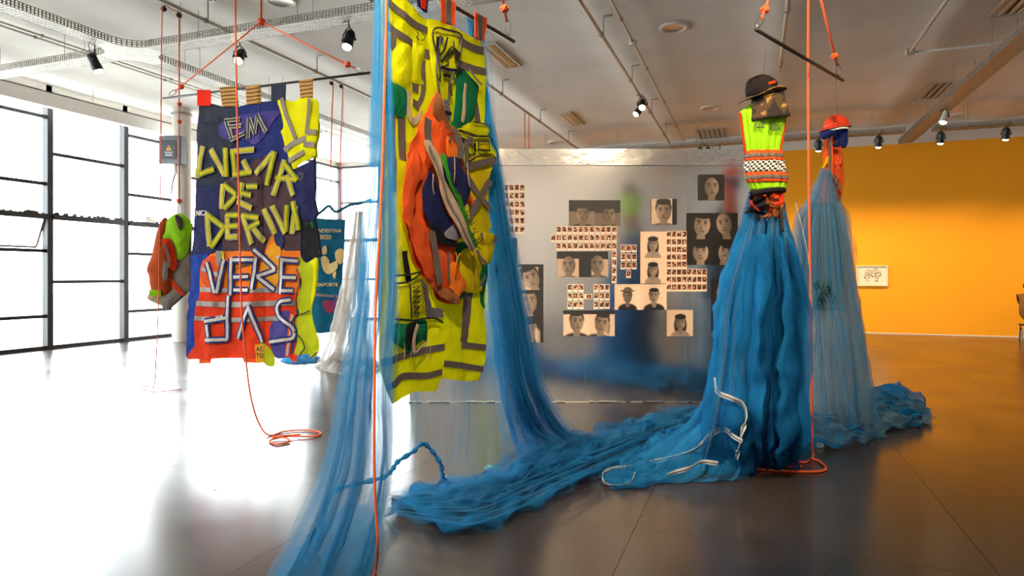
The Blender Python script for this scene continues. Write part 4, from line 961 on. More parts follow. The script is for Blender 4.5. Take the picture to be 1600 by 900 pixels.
props(m.build('foil_hem', MT['foil_c'], t), None, None, None, 'stuff')

# ---- portraits: flat black-and-white prints, painted vertex by vertex
MT['photo'] = vcol_mat('portrait_print', 0.45); MT['card'] = M('photo_card', 'e6cbb6', 0.6, var=0.05)
NP = 52
def sm(e0, e1, x): t_ = np.clip((x - e0) / (e1 - e0), 0, 1); return t_ * t_ * (3 - 2 * t_)
def face(bg=0.75, top=0.0, cx=0.5, cy=0.5, s=1.0, turn=0.0, tilt=0.0, skin=0.6, lit=1, hair='short', shirt=0.08, hat=False, smile=0.0, hand=False, side=0.0, sh=0.9):
    y, x = np.mgrid[0:1:NP * 1j, 0:1:NP * 1j]
    im = np.full((NP, NP), bg) * (0.92 + 0.08 * x)
    if side: im = np.where(x > side, 0.04, im) if side > 0 else np.where(x < -side, 0.04, im)
    if top: im = np.where(y < top, 0.05, im)
    X = (x - cx) / s; Y = (y - cy) / s
    ct, st = math.cos(tilt), math.sin(tilt); X, Y = X * ct + Y * st, -X * st + Y * ct
    def el(ax, ay, rx, ry, soft=0.12): return 1 - sm(1 - soft, 1 + soft, np.sqrt(((X - ax) / rx) ** 2 + ((Y - ay) / ry) ** 2))
    def lay(im, mask, val): return im * (1 - mask) + val * mask
    if hair == 'long': im = lay(im, el(0, 0.12, 0.33, 0.58), 0.05)
    if hair in ('bob', 'bangs'): im = lay(im, el(0, 0.0, 0.36, 0.46), 0.05)
    im = lay(im, el(0.0, 0.72, 0.62 * sh, 0.34), shirt)
    im = lay(im, el(0, 0.40, 0.13, 0.22), skin * 0.72)
    if hair == 'short': im = lay(im, el(0.0, -0.13, 0.275, 0.29), 0.05)
    if hair == 'braid': im = lay(im, el(0.02, -0.08, 0.30, 0.34), 0.05); im = lay(im, el(0.27, 0.3, 0.07, 0.35), 0.06)
    shade = np.clip(0.78 + lit * X * 1.1 - 0.25 * np.abs(Y), 0.3, 1.15)
    f = el(0, 0, 0.25, 0.345, 0.07); im = lay(im, f, np.clip(skin * shade, 0, 1))
    if hair in ('long', 'bangs'): im = lay(im, el(0, -0.33, 0.30, 0.15 if hair == 'long' else 0.20), 0.05)
    if hair == 'short': im = lay(im, el(0, -0.34, 0.25, 0.11), 0.06)
    dx = turn * 0.07
    for sg in (-1, 1):
        ex = sg * 0.105 + dx
        im = lay(im, el(ex, -0.055, 0.062, 0.026) * f, skin * 0.95); im = lay(im, el(ex, -0.055, 0.034, 0.026), 0.06); im = lay(im, el(ex, -0.075, 0.07, 0.014), 0.08)
        im = lay(im, el(ex, -0.125, 0.078, 0.018), 0.10); im = lay(im, 0.5 * el(ex, 0.01, 0.07, 0.03, 0.5), skin * 0.5)
    im = lay(im, 0.45 * el(dx * 1.5 - lit * 0.03, 0.06, 0.03, 0.10, 0.5), skin * 0.5); im = lay(im, el(dx * 1.5 - 0.02, 0.115, 0.05, 0.02, 0.4), skin * 0.35)
    im = lay(im, el(dx, 0.2, 0.085 + 0.03 * smile, 0.024 + 0.01 * smile), 0.16); im = lay(im, el(dx, 0.222, 0.06, 0.018), skin * 0.6)
    if smile: im = lay(im, el(dx, 0.2, 0.07, 0.014), 0.95)
    if hat: im = lay(im, el(0, -0.36, 0.42, 0.07), 0.22); im = lay(im, el(0.02, -0.44, 0.24, 0.15), 0.28)
    if hand:
        for k in range(4): im = lay(im, el(0.20 + 0.035 * k, 0.12 + 0.02 * k, 0.022, 0.22), skin * (1.05 - 0.1 * k))
    return np.clip(im, 0.02, 1)
DK, LT = np.array(lin('0d0a09')), np.array(lin('ecc8aa'))
def hang_print(img, x0, y0, x1, y1, label, aw=1):
    g = img.shape[0]; vs = []; cols = []
    for r in range(g):
        for q in range(g):
            px = x0 + (x1 - x0) * q / (g - 1); py = y0 + (y1 - y0) * r / (g - 1)
            vs.append(fw(px, CAM_H + (HOR - py) / F_PX * FD, -0.020))
    lum = np.clip(img.reshape(-1, 1) * 1.12 - 0.03, 0, 1) ** 1.5; cols = DK * (1 - lum) + LT * lum
    fs = [(r * g + q, (r + 1) * g + q, (r + 1) * g + q + 1, r * g + q + 1) for r in range(g - 1) for q in range(g - 1)]
    o = put('portrait_photo', vs, fs, MT['photo'], None, False, cols=cols); solid(o, 0.0015)
    return props(o, label, 'photograph', 'black and white portraits on the foil wall')
B1 = 'square portrait of a person '
for r in (
    ((889, 313, 929, 353), dict(bg=0.35, top=0.45, skin=0.42, hair='short', s=0.95, cy=0.55, cx=0.52, lit=-1), B1 + 'looking up against a dark ceiling, first of a pair'),
    ((929, 313, 969, 353), dict(bg=0.3, top=0.5, skin=0.40, hair='short', s=0.95, cy=0.58, cx=0.55, lit=1, turn=0.4), B1 + 'looking up against a dark ceiling, second of the pair'),
    ((1017, 311, 1057, 351), dict(bg=0.75, side=0.82, skin=0.5, hair='short', s=1.15, cx=0.48, cy=0.5, lit=-1), B1 + 'staring closely with short dark hair, hung alone'),
    ((1091, 273, 1131, 313), dict(bg=0.08, skin=0.5, hair='bob', s=1.1, cx=0.5, cy=0.5, lit=1, turn=0.3), B1 + 'with shadow patterns across the face, highest of all'),
    ((1073, 333, 1113, 374), dict(bg=0.05, skin=0.6, hair='long', s=1.25, cx=0.58, cy=0.45, tilt=0.1, lit=1), B1 + 'with long dark hair tilting back, in the block of four'),
    ((1113, 333, 1152, 374), dict(bg=0.05, skin=0.55, hair='bob', s=1.2, cx=0.45, cy=0.42, tilt=-0.2, lit=-1), B1 + 'with face half in shadow, in the block of four'),
    ((1073, 374, 1113, 414), dict(bg=0.05, skin=0.62, hair='bangs', s=1.2, cx=0.52, cy=0.5, lit=1), B1 + 'with a straight dark fringe, in the block of four'),
    ((1113, 374, 1152, 414), dict(bg=0.05, skin=0.6, hair='bangs', s=1.15, cx=0.52, cy=0.5, smile=1, tilt=0.2, lit=-1), B1 + 'laughing under a dark fringe, in the block of four'),
    ((870, 393, 910, 433), dict(bg=0.6, top=0.28, side=0.86, skin=0.42, hair='none', s=1.05, cx=0.46, cy=0.55, turn=-0.6, lit=-1), B1 + 'with shaved head turned away slightly, first of a pair'),
    ((910, 393, 950, 433), dict(bg=0.6, top=0.3, side=-0.35, skin=0.4, hair='none', s=1.05, cx=0.58, cy=0.52, lit=1), B1 + 'with shaved head facing straight on, second of the pair'),
    ((809, 413, 849, 453), dict(bg=0.7, top=0.1, side=0.8, skin=0.55, hair='short', s=1.25, cx=0.52, cy=0.55, tilt=-0.35, lit=-1), B1 + 'with head tipped far back, top of the stack of three'),
    ((809, 453, 849, 494), dict(bg=0.06, skin=0.6, hair='short', s=1.3, cx=0.42, cy=0.45, lit=-1), B1 + 'with face filling the frame, middle of the stack of three'),
    ((809, 494, 849, 535), dict(bg=0.06, skin=0.6, hair='long', s=1.3, cx=0.45, cy=0.55, hand=True, lit=-1), B1 + 'with fingers over the cheek, bottom of the stack of three'),
    ((768, 372, 808, 412), dict(bg=0.04, skin=0.4, hair='long', s=1.0, cx=0.35, cy=0.5, lit=-1), B1 + 'on black, half veiled by the blue net'),
    ((746, 311, 786, 351), dict(bg=0.75, top=0.15, skin=0.5, hair='bob', s=1.0, cy=0.55, lit=-1), B1 + 'on a pale ground, behind the blue net'),
    ((880, 485, 920, 525), dict(bg=0.75, top=0.14, skin=0.45, hair='short', s=1.05, cx=0.52, cy=0.46, turn=0.7, lit=1), B1 + 'glancing sideways, first of the lowest pair'),
    ((920, 485, 960, 525), dict(bg=0.75, top=0.14, skin=0.5, hair='short', s=1.05, cx=0.5, cy=0.52, hand=True, tilt=0.15, lit=1), B1 + 'with hands raised to the face, second of the lowest pair'),
    ((1000, 362, 1041, 403), dict(bg=0.9, skin=0.6, hair='long', s=0.66, cx=0.48, cy=0.5, shirt=0.5, sh=0.75, lit=1), B1 + 'with long hair on a pale ground, serious'),
    ((1000, 403, 1041, 443), dict(bg=0.9, skin=0.6, hair='long', s=0.66, cx=0.48, cy=0.48, shirt=0.5, sh=0.75, smile=1, lit=1), B1 + 'with long hair on a pale ground, smiling'),
    ((960, 444, 1000, 484), dict(bg=0.9, skin=0.45, hair='short', s=0.66, cx=0.5, cy=0.5, hat=True, turn=-1.0, shirt=0.05, lit=-1), B1 + 'wearing a brimmed hat on a pale ground'),
    ((1000, 444, 1041, 484), dict(bg=0.9, skin=0.6, hair='short', s=0.72, cx=0.52, cy=0.47, shirt=0.05, lit=1), B1 + 'in a black roll-neck on a pale ground'),
    ((1041, 484, 1082, 525), dict(bg=0.75, skin=0.45, hair='long', s=0.72, cx=0.52, cy=0.5, shirt=0.4, sh=0.8, lit=1), B1 + 'in a strappy top, lowest on the foil wall by itself'),
    ((1112, 436, 1152, 476), dict(bg=0.1, skin=0.5, hair='short', s=1.3, cx=0.5, cy=0.55, lit=-1), B1 + 'beside the net skirt, upper of two'),
    ((1112, 476, 1152, 517), dict(bg=0.03, skin=0.12, hair='bob', s=1.1, cx=0.5, cy=0.5, lit=1), B1 + 'almost black beside the net skirt, lower of two')):
    hang_print(face(**r[1]), *r[0], r[2])

# ---- small instant photographs: one shared mesh, each an object
def instant_mat():
    m, nt, N, L, p, out = new_mat('instant_photo_print'); p.inputs['Roughness'].default_value = 0.35
    tc = N.new('ShaderNodeTexCoord'); oi = N.new('ShaderNodeObjectInfo')
    cb = N.new('ShaderNodeCombineXYZ'); ml = N.new('ShaderNodeMath'); ml.operation = 'MULTIPLY'; ml.inputs[1].default_value = 57.0
    L.new(oi.outputs['Random'], ml.inputs[0]); L.new(ml.outputs[0], cb.inputs[0]); L.new(ml.outputs[0], cb.inputs[2])
    va = N.new('ShaderNodeVectorMath'); va.operation = 'ADD'; L.new(tc.outputs['Object'], va.inputs[0]); L.new(cb.outputs[0], va.inputs[1])
    nz = N.new('ShaderNodeTexNoise'); nz.inputs['Scale'].default_value = 42; nz.inputs['Detail'].default_value = 2; L.new(va.outputs[0], nz.inputs['Vector'])
    rp = N.new('ShaderNodeValToRGB'); e = rp.color_ramp.elements
    e[0].position = 0.40; e[0].color = lin('140e0b') + (1,); e[1].position = 0.66; e[1].color = lin('ecc9a0') + (1,)
    k = e.new(0.50); k.color = lin('5a3220') + (1,); k = e.new(0.58); k.color = lin('b86a2c') + (1,)
    L.new(nz.outputs[0], rp.inputs[0]); L.new(rp.outputs[0], p.inputs['Base Color'])
    return m
MT['instant'] = instant_mat()
mm = MB(); mm.box((-0.027, -0.0006, -0.043), (0.027, 0, 0.043)); mm.add([(-0.022, -0.0009, -0.021), (0.022, -0.0009, -0.021), (0.022, -0.0009, 0.036), (-0.022, -0.0009, 0.036)], [(0, 1, 2, 3)])
me = bpy.data.meshes.new('instant_photo'); me.from_pydata([tuple(v) for v in mm.v], [], mm.f); me.materials.append(MT['card']); me.materials.append(MT['instant']); me.polygons[6].material_index = 1
def instant(px, py, label, group, rot=0.0):
    o = bpy.data.objects.new('instant_photo', me); COL.objects.link(o)
    o.matrix_world = Matrix.Translation(fw(px, CAM_H + (HOR - py) / F_PX * FD, -0.0145 if rot == 0 else -0.0145)) @ Matrix.Rotation(YAW, 4, 'Z') @ Matrix.Rotation(rot + rnd.uniform(-.012, .012), 4, 'Y')
    props(o, label, 'photograph', group); ORG[o.name] = o.location.copy()
LB = 'small instant photograph in the '
for i, y in enumerate((294.3, 307, 320.4, 333.2, 346, 359.6)):
    for j in range(7):
        x = 816 - j * 8.35
        if i in (1, 2, 3, 4) and j > 3: continue
        instant(x, y, LB + 'six-row block partly covered by the blue net', 'instant photos half behind the net')
for y, x0, k in ((359.6, 872.9, 11), (372.5, 864.3, 12), (385.4, 872.9, 11)):
    for j in range(k): instant(x0 + 8.65 * j, y, LB + 'three long rows under the upturned faces', 'instant photos in three long rows')
for y in (398.6, 411, 424, 436.6): instant(959.4, y, LB + 'single column beside the shaved-head pair', 'instant photos in a single column')
for y in (388.4, 402, 415):
    for x in (973.2, 981.8, 990.6): instant(x, y, LB + 'three-by-three block beside the long-haired portraits', 'instant photos in a three-by-three block')
instant(981.8, 428.5, 'small dark instant photograph hung alone under the three-by-three block', 'instant photos in a three-by-three block')
for y in (450, 463.2, 476.6):
    for x in (890.2, 899.2, 908): instant(x, y, LB + 'nine-piece block nearest the stack of three faces', 'instant photos in twin blocks')
    for x in (931, 940, 948.6): instant(x, y, LB + 'nine-piece block beside the hatted portrait', 'instant photos in twin blocks')
instant(918.8, 463.4, 'small instant photograph turned sideways between two nine-piece blocks', 'instant photos in twin blocks', math.pi / 2)
for i, y in enumerate((367, 379, 391, 402.6, 414, 426, 437.6, 449.4)):
    for j, x in enumerate((1044.6, 1052.6, 1060.6, 1068.6, 1076.6, 1084.4, 1092.2, 1100)):
        if i < 5 and j > 3: continue
        instant(x, y, LB + 'tall L-shaped block under the four close faces', 'instant photos in an L-shaped block')
for y in (420, 433, 447):
    for x in (780, 788.6, 797): instant(x, y, LB + 'block veiled by the net beside the stack of three', 'instant photos veiled by the net')

# ---- framed drawing on the yellow wall
def yw(px, py, off=0.0): return hit(px, py, V((0, WY - off, 0)), V((0, 1, 0)))
a, b = yw(1338, 415), yw(1387, 447)
t = thing('framed_drawing', 'white framed drawing of brown feathery shapes on the yellow wall', 'picture', V(((a.x + b.x) / 2, WY - 0.01, b.z)))
x0, x1, z0, z1 = a.x, b.x, b.z, a.z
m = MB(); f_ = 0.025
for lo, hi in (((x0, WY - 0.045, z0), (x1, WY - 0.002, z0 + f_)), ((x0, WY - 0.045, z1 - f_), (x1, WY - 0.002, z1)), ((x0, WY - 0.045, z0 + f_), (x0 + f_, WY - 0.002, z1 - f_)), ((x1 - f_, WY - 0.045, z0 + f_), (x1, WY - 0.002, z1 - f_))): m.box(lo, hi)
m.build('frame', M('white_frame', 'd9c9ae', 0.5, var=0.05), t)
gx, gz = 60, 40; vs = []; cols = []
paper, ink = np.array(lin('e6d8c2')), np.array(lin('4a2a12'))
for r in range(gz):
    for q in range(gx):
        u, w = q / (gx - 1), r / (gz - 1); vs.append((x0 + f_ + (x1 - x0 - 2 * f_) * u, WY - 0.02, z0 + f_ + (z1 - z0 - 2 * f_) * w))
        ex = max(0, 1 - ((u - 0.5) / 0.32) ** 2 - ((w - 0.52) / 0.42) ** 2 + 0.5 * noise.noise(V((u * 7, w * 5, 2))))
        n_ = noise.noise(V((u * 26, w * 16, 5))); k_ = min(1, max(0, 0.25 + n_ * 2.6)) * (1 if ex > 0.12 else 0) * (0 if (abs(u - 0.5) < 0.1 and w < 0.38) else 1)
        cols.append(paper * (1 - k_) + ink * k_)
put('drawing', vs, [(r * gx + q, r * gx + q + 1, (r + 1) * gx + q + 1, (r + 1) * gx + q) for r in range(gz - 1) for q in range(gx - 1)], MT['photo'], t, False, cols=np.array(cols))
# ================================================================== blue nets
MT['net'] = net_mat('blue_net', '4f9fcc', 0.04, 0.22, 90, 1.3, 0.5)
MT['net_veil'] = net_mat('sheer_blue_net', '4f9fcc', 0.02, 0.11, 90, 1.3, 0.5)
MT['net_d'] = net_mat('blue_net_dense', '2f86bd', 0.12, 0.60, 60, 2.0, 0.25)
MT['net_deep'] = net_mat('deep_blue_net', '1c6aa3', 0.32, 0.92, 55, 2.0, 0.15)
MT['net_t'] = net_mat('blue_net_train', '2472a8', 0.14, 0.62, 55, 2.0, 0.2)
MT['net_grey'] = net_mat('grey_blue_net', '7fa6bf', 0.08, 0.36, 60, 1.4)
MT['net_white'] = net_mat('off_white_net', 'd6cfc8', 0.35, 0.8, 40, 2.0)
MT['hem'] = cloth('gathered_net_hem', '2a86c2', 0.3)
MT['white_sheet'] = net_mat('white_gauze', 'c9d2da', 0.5, 0.9, 30, 2)
def lerp_rows(rows, nu, nv):
    R = [resample(crv(r, 8) if len(r) > 2 else [V(p) for p in r], nu) for r in rows]
    k = max(1, nv // (len(rows) - 1)); cols = [crv([R[j][i] for j in range(len(rows))], k) if len(rows) > 2 else [R[0][i].lerp(R[1][i], q / k) for q in range(k + 1)] for i in range(nu)]
    return [[cols[i][j] for i in range(nu)] for j in range(len(cols[0]))]
def cusp(p): return 1.0 - 2.0 * abs(math.sin(p / 2)) ** 0.75    # folds with a sharp crest
def sheet(name, rows, mat, parent, nu=70, nv=40, amp=(0.02, 0.04), k=6, seed=1, tang=0.6, crumple=0.0, flat=False):
    G = lerp_rows(rows, nu, nv); nv = len(G); vs = []; uv = []
    W = (G[nv // 2][-1] - G[nv // 2][0]).length; H = sum((G[j + 1][nu // 2] - G[j][nu // 2]).length for j in range(nv - 1))
    for j in range(nv):
        v = j / (nv - 1); A0 = np.interp(v, np.linspace(0, 1, len(amp)), amp)
        for i in range(nu):
            u = i / (nu - 1)
            du = (G[j][min(i + 1, nu - 1)] - G[j][max(i - 1, 0)]); dv = (G[min(j + 1, nv - 1)][i] - G[max(j - 1, 0)][i])
            n = du.cross(dv); n = n.normalized() if n.length > 1e-9 else FWD; tu = du.normalized() if du.length > 1e-9 else RGT
            ph = 2 * math.pi * k * u + 4.5 * noise.noise(V((u * 3.1, v * 1.1, seed))) + seed; A = A0 * (0.35 + 1.3 * abs(noise.noise(V((u * 4.3 + 7, v * 0.8, seed * 2.3)))) * 1.6)
            p = G[j][i] + n * A * (cusp(ph) + 0.45 * cusp(2.3 * ph + seed)) + tu * A * tang * 1.4 * (math.cos(ph) + 0.4 * math.cos(1.7 * ph))
            if crumple and flat: p = p + noise.noise_vector(p * 7 + V((seed, 0, 0))) * crumple + noise.noise_vector(p * 17 + V((0, seed, 0))) * crumple * 0.3
            elif crumple: p = p + noise.noise_vector(p * 6 + V((seed, 0, 0))) * crumple * v
            p.z = max(p.z, 0.004 + 0.003 * (seed % 5)); vs.append(p); uv.append((u * W, v * H))
    fs = [(j * nu + i, j * nu + i + 1, (j + 1) * nu + i + 1, (j + 1) * nu + i) for j in range(nv - 1) for i in range(nu - 1)]
    return put(name, vs, fs, mat, parent, True, uv=uv)
def skirt(name, rows, mat, parent, na=120, nv=44, amp=(0.01, 0.05), k=13, seed=1, ratio=0.6, twist=0.0, crumple=0.02, arc=(0, 2 * math.pi)):
    # rows: (world centre, half width); the folds run down an elliptical cone
    C = crv([V(r[0]) for r in rows], max(2, nv // (len(rows) - 1))); W = crv([V((r[1], 0, 0)) for r in rows], max(2, nv // (len(rows) - 1)))
    nv = len(C); vs = []; uv = []; full = abs(arc[1] - arc[0] - 2 * math.pi) < 1e-6
    for j in range(nv):
        v = j / (nv - 1); A0 = np.interp(v, np.linspace(0, 1, len(amp)), amp)
        for i in range(na):
            q = arc[0] + (arc[1] - arc[0]) * (i / (na if full else na - 1)); cq, sq = math.cos(q), math.sin(q)
            A = A0 * (0.45 + 1.8 * abs(noise.noise(V((cq * 2.1, sq * 2.1 + seed, v * 1.1)))))
            ph = k * q + 3.4 * noise.noise(V((cq * 1.6 + seed, sq * 1.6, v * 1.6))) + twist * v + seed
            r = W[j].x + A * 1.25 * (cusp(ph) + 0.5 * cusp(2.2 * ph + 1)) ; q2 = q + A * 0.9 * math.cos(ph) / max(0.08, W[j].x)
            p = C[j] + RGT * (r * math.cos(q2)) + FWD * (r * ratio * math.sin(q2))
            p = p + noise.noise_vector(p * 5 + V((seed * 3.1, 0, 0))) * crumple * (0.3 + v)
            p.z = max(p.z, 0.004 + 0.003 * (seed % 5)); vs.append(p); uv.append((q / (2 * math.pi) * 2.2, v * 1.8))
    m = na if full else na - 1
    fs = [(j * na + i, j * na + (i + 1) % na, (j + 1) * na + (i + 1) % na, (j + 1) * na + i) for j in range(nv - 1) for i in range(m)]
    return put(name, vs, fs, mat, parent, True, uv=uv)
def heap(name, outline, h, mat, parent, seed=1, step=0.03, ang=0.4, stretch=2.6, lift=0.0, freq=8.0):
    P = [flo(*p) for p in outline]; P = [V((q.x, q.y)) for q in crv([V((p.x, p.y, 0)) for p in P], 5, closed=True)]
    B = []
    for a, b in zip(P, P[1:] + P[:1]):
        for i in range(max(1, int((b - a).length / step))): B.append(a.lerp(b, i / max(1, int((b - a).length / step))))
    pts = list(B); n = len(B); x0 = min(p.x for p in B); x1 = max(p.x for p in B); y0 = min(p.y for p in B); y1 = max(p.y for p in B)
    for i in range(int((x1 - x0) / step) + 1):
        for j in range(int((y1 - y0) / step) + 1):
            q = V((x0 + (i + 0.5) * step, y0 + (j + 0.5) * step))
            if inside(q, B) and edge_dist(q, B) > step * 0.4: pts.append(q)
    r = delaunay_2d_cdt(pts, [(i, (i + 1) % n) for i in range(n)], [], 1, 1e-6); vs = []; ca, sa = math.cos(ang), math.sin(ang)
    for q in r[0]:
        e = edge_dist(q, B); fall = 1 - math.exp(-e / 0.09); a, b = q.x * ca + q.y * sa, -q.x * sa + q.y * ca
        w = noise.noise(V((a * 1.6 + seed, b * 1.6, seed))) * 0.5
        n1 = 1 - abs(noise.noise(V((a * freq / stretch + seed * 5, (b + w) * freq, seed)))) * 2.2; n2 = 1 - abs(noise.noise(V((a * freq * 2 / stretch, (b + w) * freq * 2.3, seed + 9)))) * 2
        z = lift * fall + h * fall * max(0.03, 0.05 + 0.85 * max(0, n1) ** 2 + 0.35 * max(0, n2) ** 2)
        vs.append(V((q.x, q.y, 0.004 + 0.002 * (seed % 4) + max(0, z))))
    fs = [tuple(f) for f in r[2] if len(f) == 3]
    return put(name, vs, fs, mat, parent, True, uv=[(q.x * ca + q.y * sa, -q.x * sa + q.y * ca) for q in r[0]])
P_ = lambda L: [pix(*p) for p in L]

# ---- the net hung with the yellow vest hanging
N1 = thing('blue_net', 'sheer blue net hung around the yellow vest hanging and trailing over the floor', 'net', flo(620, 800))
for sd, dx, dd in ((1, 0, 0), (4, -4, 0.08)):
    sheet('front_drape', [P_([(590 + dx, -70, 3.16 + dd), (598 + dx, -75, 3.14 + dd), (607 + dx, -60, 3.14 + dd)]), P_([(585 + dx, 120, 3.14 + dd), (598 + dx, 120, 3.1 + dd), (612 + dx, 122, 3.1 + dd)]), P_([(577 + dx, 300, 3.14 + dd), (597 + dx, 300, 3.08 + dd), (618, 300, 3.08 + dd)]),
          P_([(563 + dx, 450, 3.14 + dd), (590 + dx, 450, 3.06 + dd), (622, 450, 3.06 + dd)]), P_([(545 + dx, 580, 3.14 + dd), (580 + dx, 580, 3.04 + dd), (614, 580, 3.02 + dd)]), P_([(512 + dx, 740, 3.16 + dd), (560 + dx, 745, 3.1 + dd), (612, 740, 3.08 + dd)]),
          [flo(436 + dx, 905), flo(500, 912), flo(575, 905)]], MT['net'], N1, 110, 60, (0.004, 0.008, 0.016, 0.022, 0.026, 0.03, 0.04), 8, sd, 0.7, 0.015)
for sd, dd in ((3, 0.0), (6, 0.12)):
    sheet('back_drape', [P_([(598, -45, 3.52 + dd), (680, 0, 3.95 + dd), (768, 66, 4.42 + dd)]), P_([(580, 250, 3.55 + dd), (680, 250, 4.0 + dd), (778, 255, 4.45 + dd)]), P_([(560, 450, 3.55 + dd), (670, 440, 4.0 + dd), (792, 440, 4.5 + dd)]),
          P_([(535, 640, 3.55 + dd), (660, 620, 4.0 + dd), (805, 610, 4.6 + dd)]), P_([(505, 780, 3.65 + dd), (560, 755, 3.72 + dd), (600, 745, 3.8 + dd), (660, 694, 3.95 + dd), (692, 735, 4.1 + dd), (730, 755, 4.25 + dd), (800, 715, 4.8 + dd)])], MT['net_veil'], N1, 140, 44, (0.006, 0.012, 0.018, 0.025, 0.03), 9, sd, 0.5)
MB().tube(crv(P_([(497, 858, 3.36), (500, 828, 3.42), (507, 800, 3.5), (521, 768, 3.6), (560, 756, 3.7), (598, 746, 3.78), (612, 735, 3.82), (622, 721, 3.85), (645, 706, 3.9), (661, 693, 3.95), (676, 706, 4.0), (689, 726, 4.05), (692, 745, 4.1), (703, 756, 4.15), (735, 766, 4.25), (790, 768, 4.3)]), 6), [0.013 + 0.005 * math.sin(i * 1.7) for i in range(91)], 8).build('gathered_hem', MT['hem'], N1, smooth=True)
for sd, dx, dd in ((5, 0, 0), (7, 5, 0.1), (8, -3, 0.18)):
    sheet('side_drape', [P_([(728 + dx, 22, 4.10 + dd), (748 + dx, 34, 4.16 + dd)]), P_([(746 + dx, 150, 4.36 + dd), (760 + dx, 150, 4.36 + dd)]), P_([(757 + dx, 260, 4.38 + dd), (778 + dx, 260, 4.36 + dd)]), P_([(760 + dx, 380, 4.42 + dd), (800 + dx, 380, 4.42 + dd)]), P_([(766 + dx, 490, 4.5 + dd), (822 + dx, 490, 4.5 + dd)]),
          P_([(780 + dx, 600, 4.66 + dd), (845 + dx, 600, 4.72 + dd)]), P_([(797 + dx, 680, 4.95 + dd), (895 + dx, 672, 5.05 + dd)]), [flo(815 + dx, 726), flo(880, 722), flo(955 + dx, 700)]], MT['net_d'] if sd != 8 else MT['net'], N1, 110, 60, (0.008, 0.014, 0.024, 0.03, 0.034, 0.04, 0.05), 8, sd, 0.8, 0.02)
def pleats(parent, rows, n, mat, seed, w=0.03, off=-0.03):
    # narrow bunches of net running down a drape
    rr = random.Random(seed)
    for q in range(n):
        u = 0.04 + 0.92 * (q + rr.random() * 0.8) / n; dr = rr.uniform(-0.12, 0.12); r2 = []
        for j, (a, b) in enumerate(rows):
            v = j / (len(rows) - 1); uu = min(0.98, max(0.02, u + dr * v)); c = a.lerp(b, uu); hw = (b - a).normalized() * w * (0.35 + 0.65 * v) * rr.uniform(0.5, 1.2)
            c = c + (EYE - c).normalized() * (-off); c.z = max(c.z, 0.01); r2.append([c - hw / 2, c + hw / 2])
        sheet('gathered_fold', r2, mat, parent, 9, 40, (0.004, 0.008, 0.012), 1.5, seed + q, 0.8, 0.012)
DR_F = [P_([(588, -70, 3.16), (606, -65, 3.14)]), P_([(584, 120, 3.12), (612, 122, 3.1)]), P_([(575, 300, 3.1), (618, 300, 3.08)]), P_([(561, 450, 3.1), (622, 450, 3.06)]), P_([(542, 580, 3.1), (614, 580, 3.02)]), P_([(510, 740, 3.12), (612, 740, 3.08)]), [flo(440, 904), flo(575, 905)]]
pleats(N1, DR_F, 6, MT['net_d'], 11, 0.035)
DR_B = [P_([(600, -40, 3.55), (768, 66, 4.45)]), P_([(580, 250, 3.58), (778, 255, 4.5)]), P_([(560, 450, 3.58), (792, 440, 4.52)]), P_([(535, 640, 3.58), (805, 610, 4.62)]), P_([(515, 760, 3.7), (800, 715, 4.8)])]
pleats(N1, DR_B, 9, MT['net'], 31, 0.03, -0.01)
DR_S = [P_([(730, 22, 4.10), (748, 34, 4.16)]), P_([(746, 150, 4.36), (760, 150, 4.36)]), P_([(757, 260, 4.36), (780, 260, 4.36)]), P_([(760, 380, 4.4), (802, 380, 4.4)]), P_([(766, 490, 4.48), (824, 490, 4.48)]), P_([(780, 600, 4.66), (846, 600, 4.7)]), P_([(797, 680, 4.95), (895, 672, 5.05)]), [flo(815, 726), flo(955, 700)]]
pleats(N1, DR_S, 9, MT['net_d'], 51, 0.04)
def train(parent, secs, mats, seed, amp=0.045, k=8):
    # secs: (near pixel, far pixel, height) cross-sections along the run; the folds lie along it
    for q, mt in enumerate(mats):
        rows = []
        for (nx, ny), (fx, fy), h in secs:
            a, b = flo(nx, ny), flo(fx, fy); hh = h * (0.75 + 0.35 * q)
            rows.append([a, a.lerp(b, 0.3) + UP * hh * (0.9 + 0.3 * math.sin(seed + q + nx)), a.lerp(b, 0.55) + UP * hh * 0.7, a.lerp(b, 0.78) + UP * hh * (0.9 + 0.3 * math.cos(seed * 2 + q + nx)), b])
        sheet('floor_train', rows, MT[mt], parent, 100, 130, [amp * 0.6] + [amp] * 3 + [amp * 0.5], k + q, seed + q * 2, 0.9, amp * 1.5, True)
train(N1, [((600, 812), (636, 776), .03), ((650, 806), (668, 770), .06), ((695, 830), (700, 766), .08), ((745, 834), (760, 754), .10), ((830, 799), (822, 728), .12), ((880, 772), (872, 712), .13), ((950, 734), (930, 698), .12), ((1010, 708), (1000, 670), .10), ((1075, 682), (1060, 652), .08), ((1112, 668), (1106, 646), .05)], ('net_t', 'net'), 3, 0.05)
RUN = [((612, 806), (640, 778)), ((695, 824), (700, 768)), ((745, 828), (760, 756)), ((830, 795), (822, 730)), ((880, 768), (872, 714)), ((950, 730), (930, 700)), ((1010, 704), (1000, 672)), ((1075, 678), (1060, 654))]
pleats(N1, [[flo(*a_, 0.10), flo(*b_, 0.12)] for a_, b_ in RUN], 9, MT['net_d'], 171, 0.04, -0.02); pleats(N1, [[flo(*a_, 0.05), flo(*b_, 0.05)] for a_, b_ in RUN], 5, MT['net_grey'], 191, 0.03, -0.03)
train(N1, [((560, 930), (436, 905), .03), ((575, 895), (462, 880), .07), ((596, 850), (500, 840), .08), ((610, 815), (560, 805), .04)], ('net', 'net'), 6, 0.03, 5)
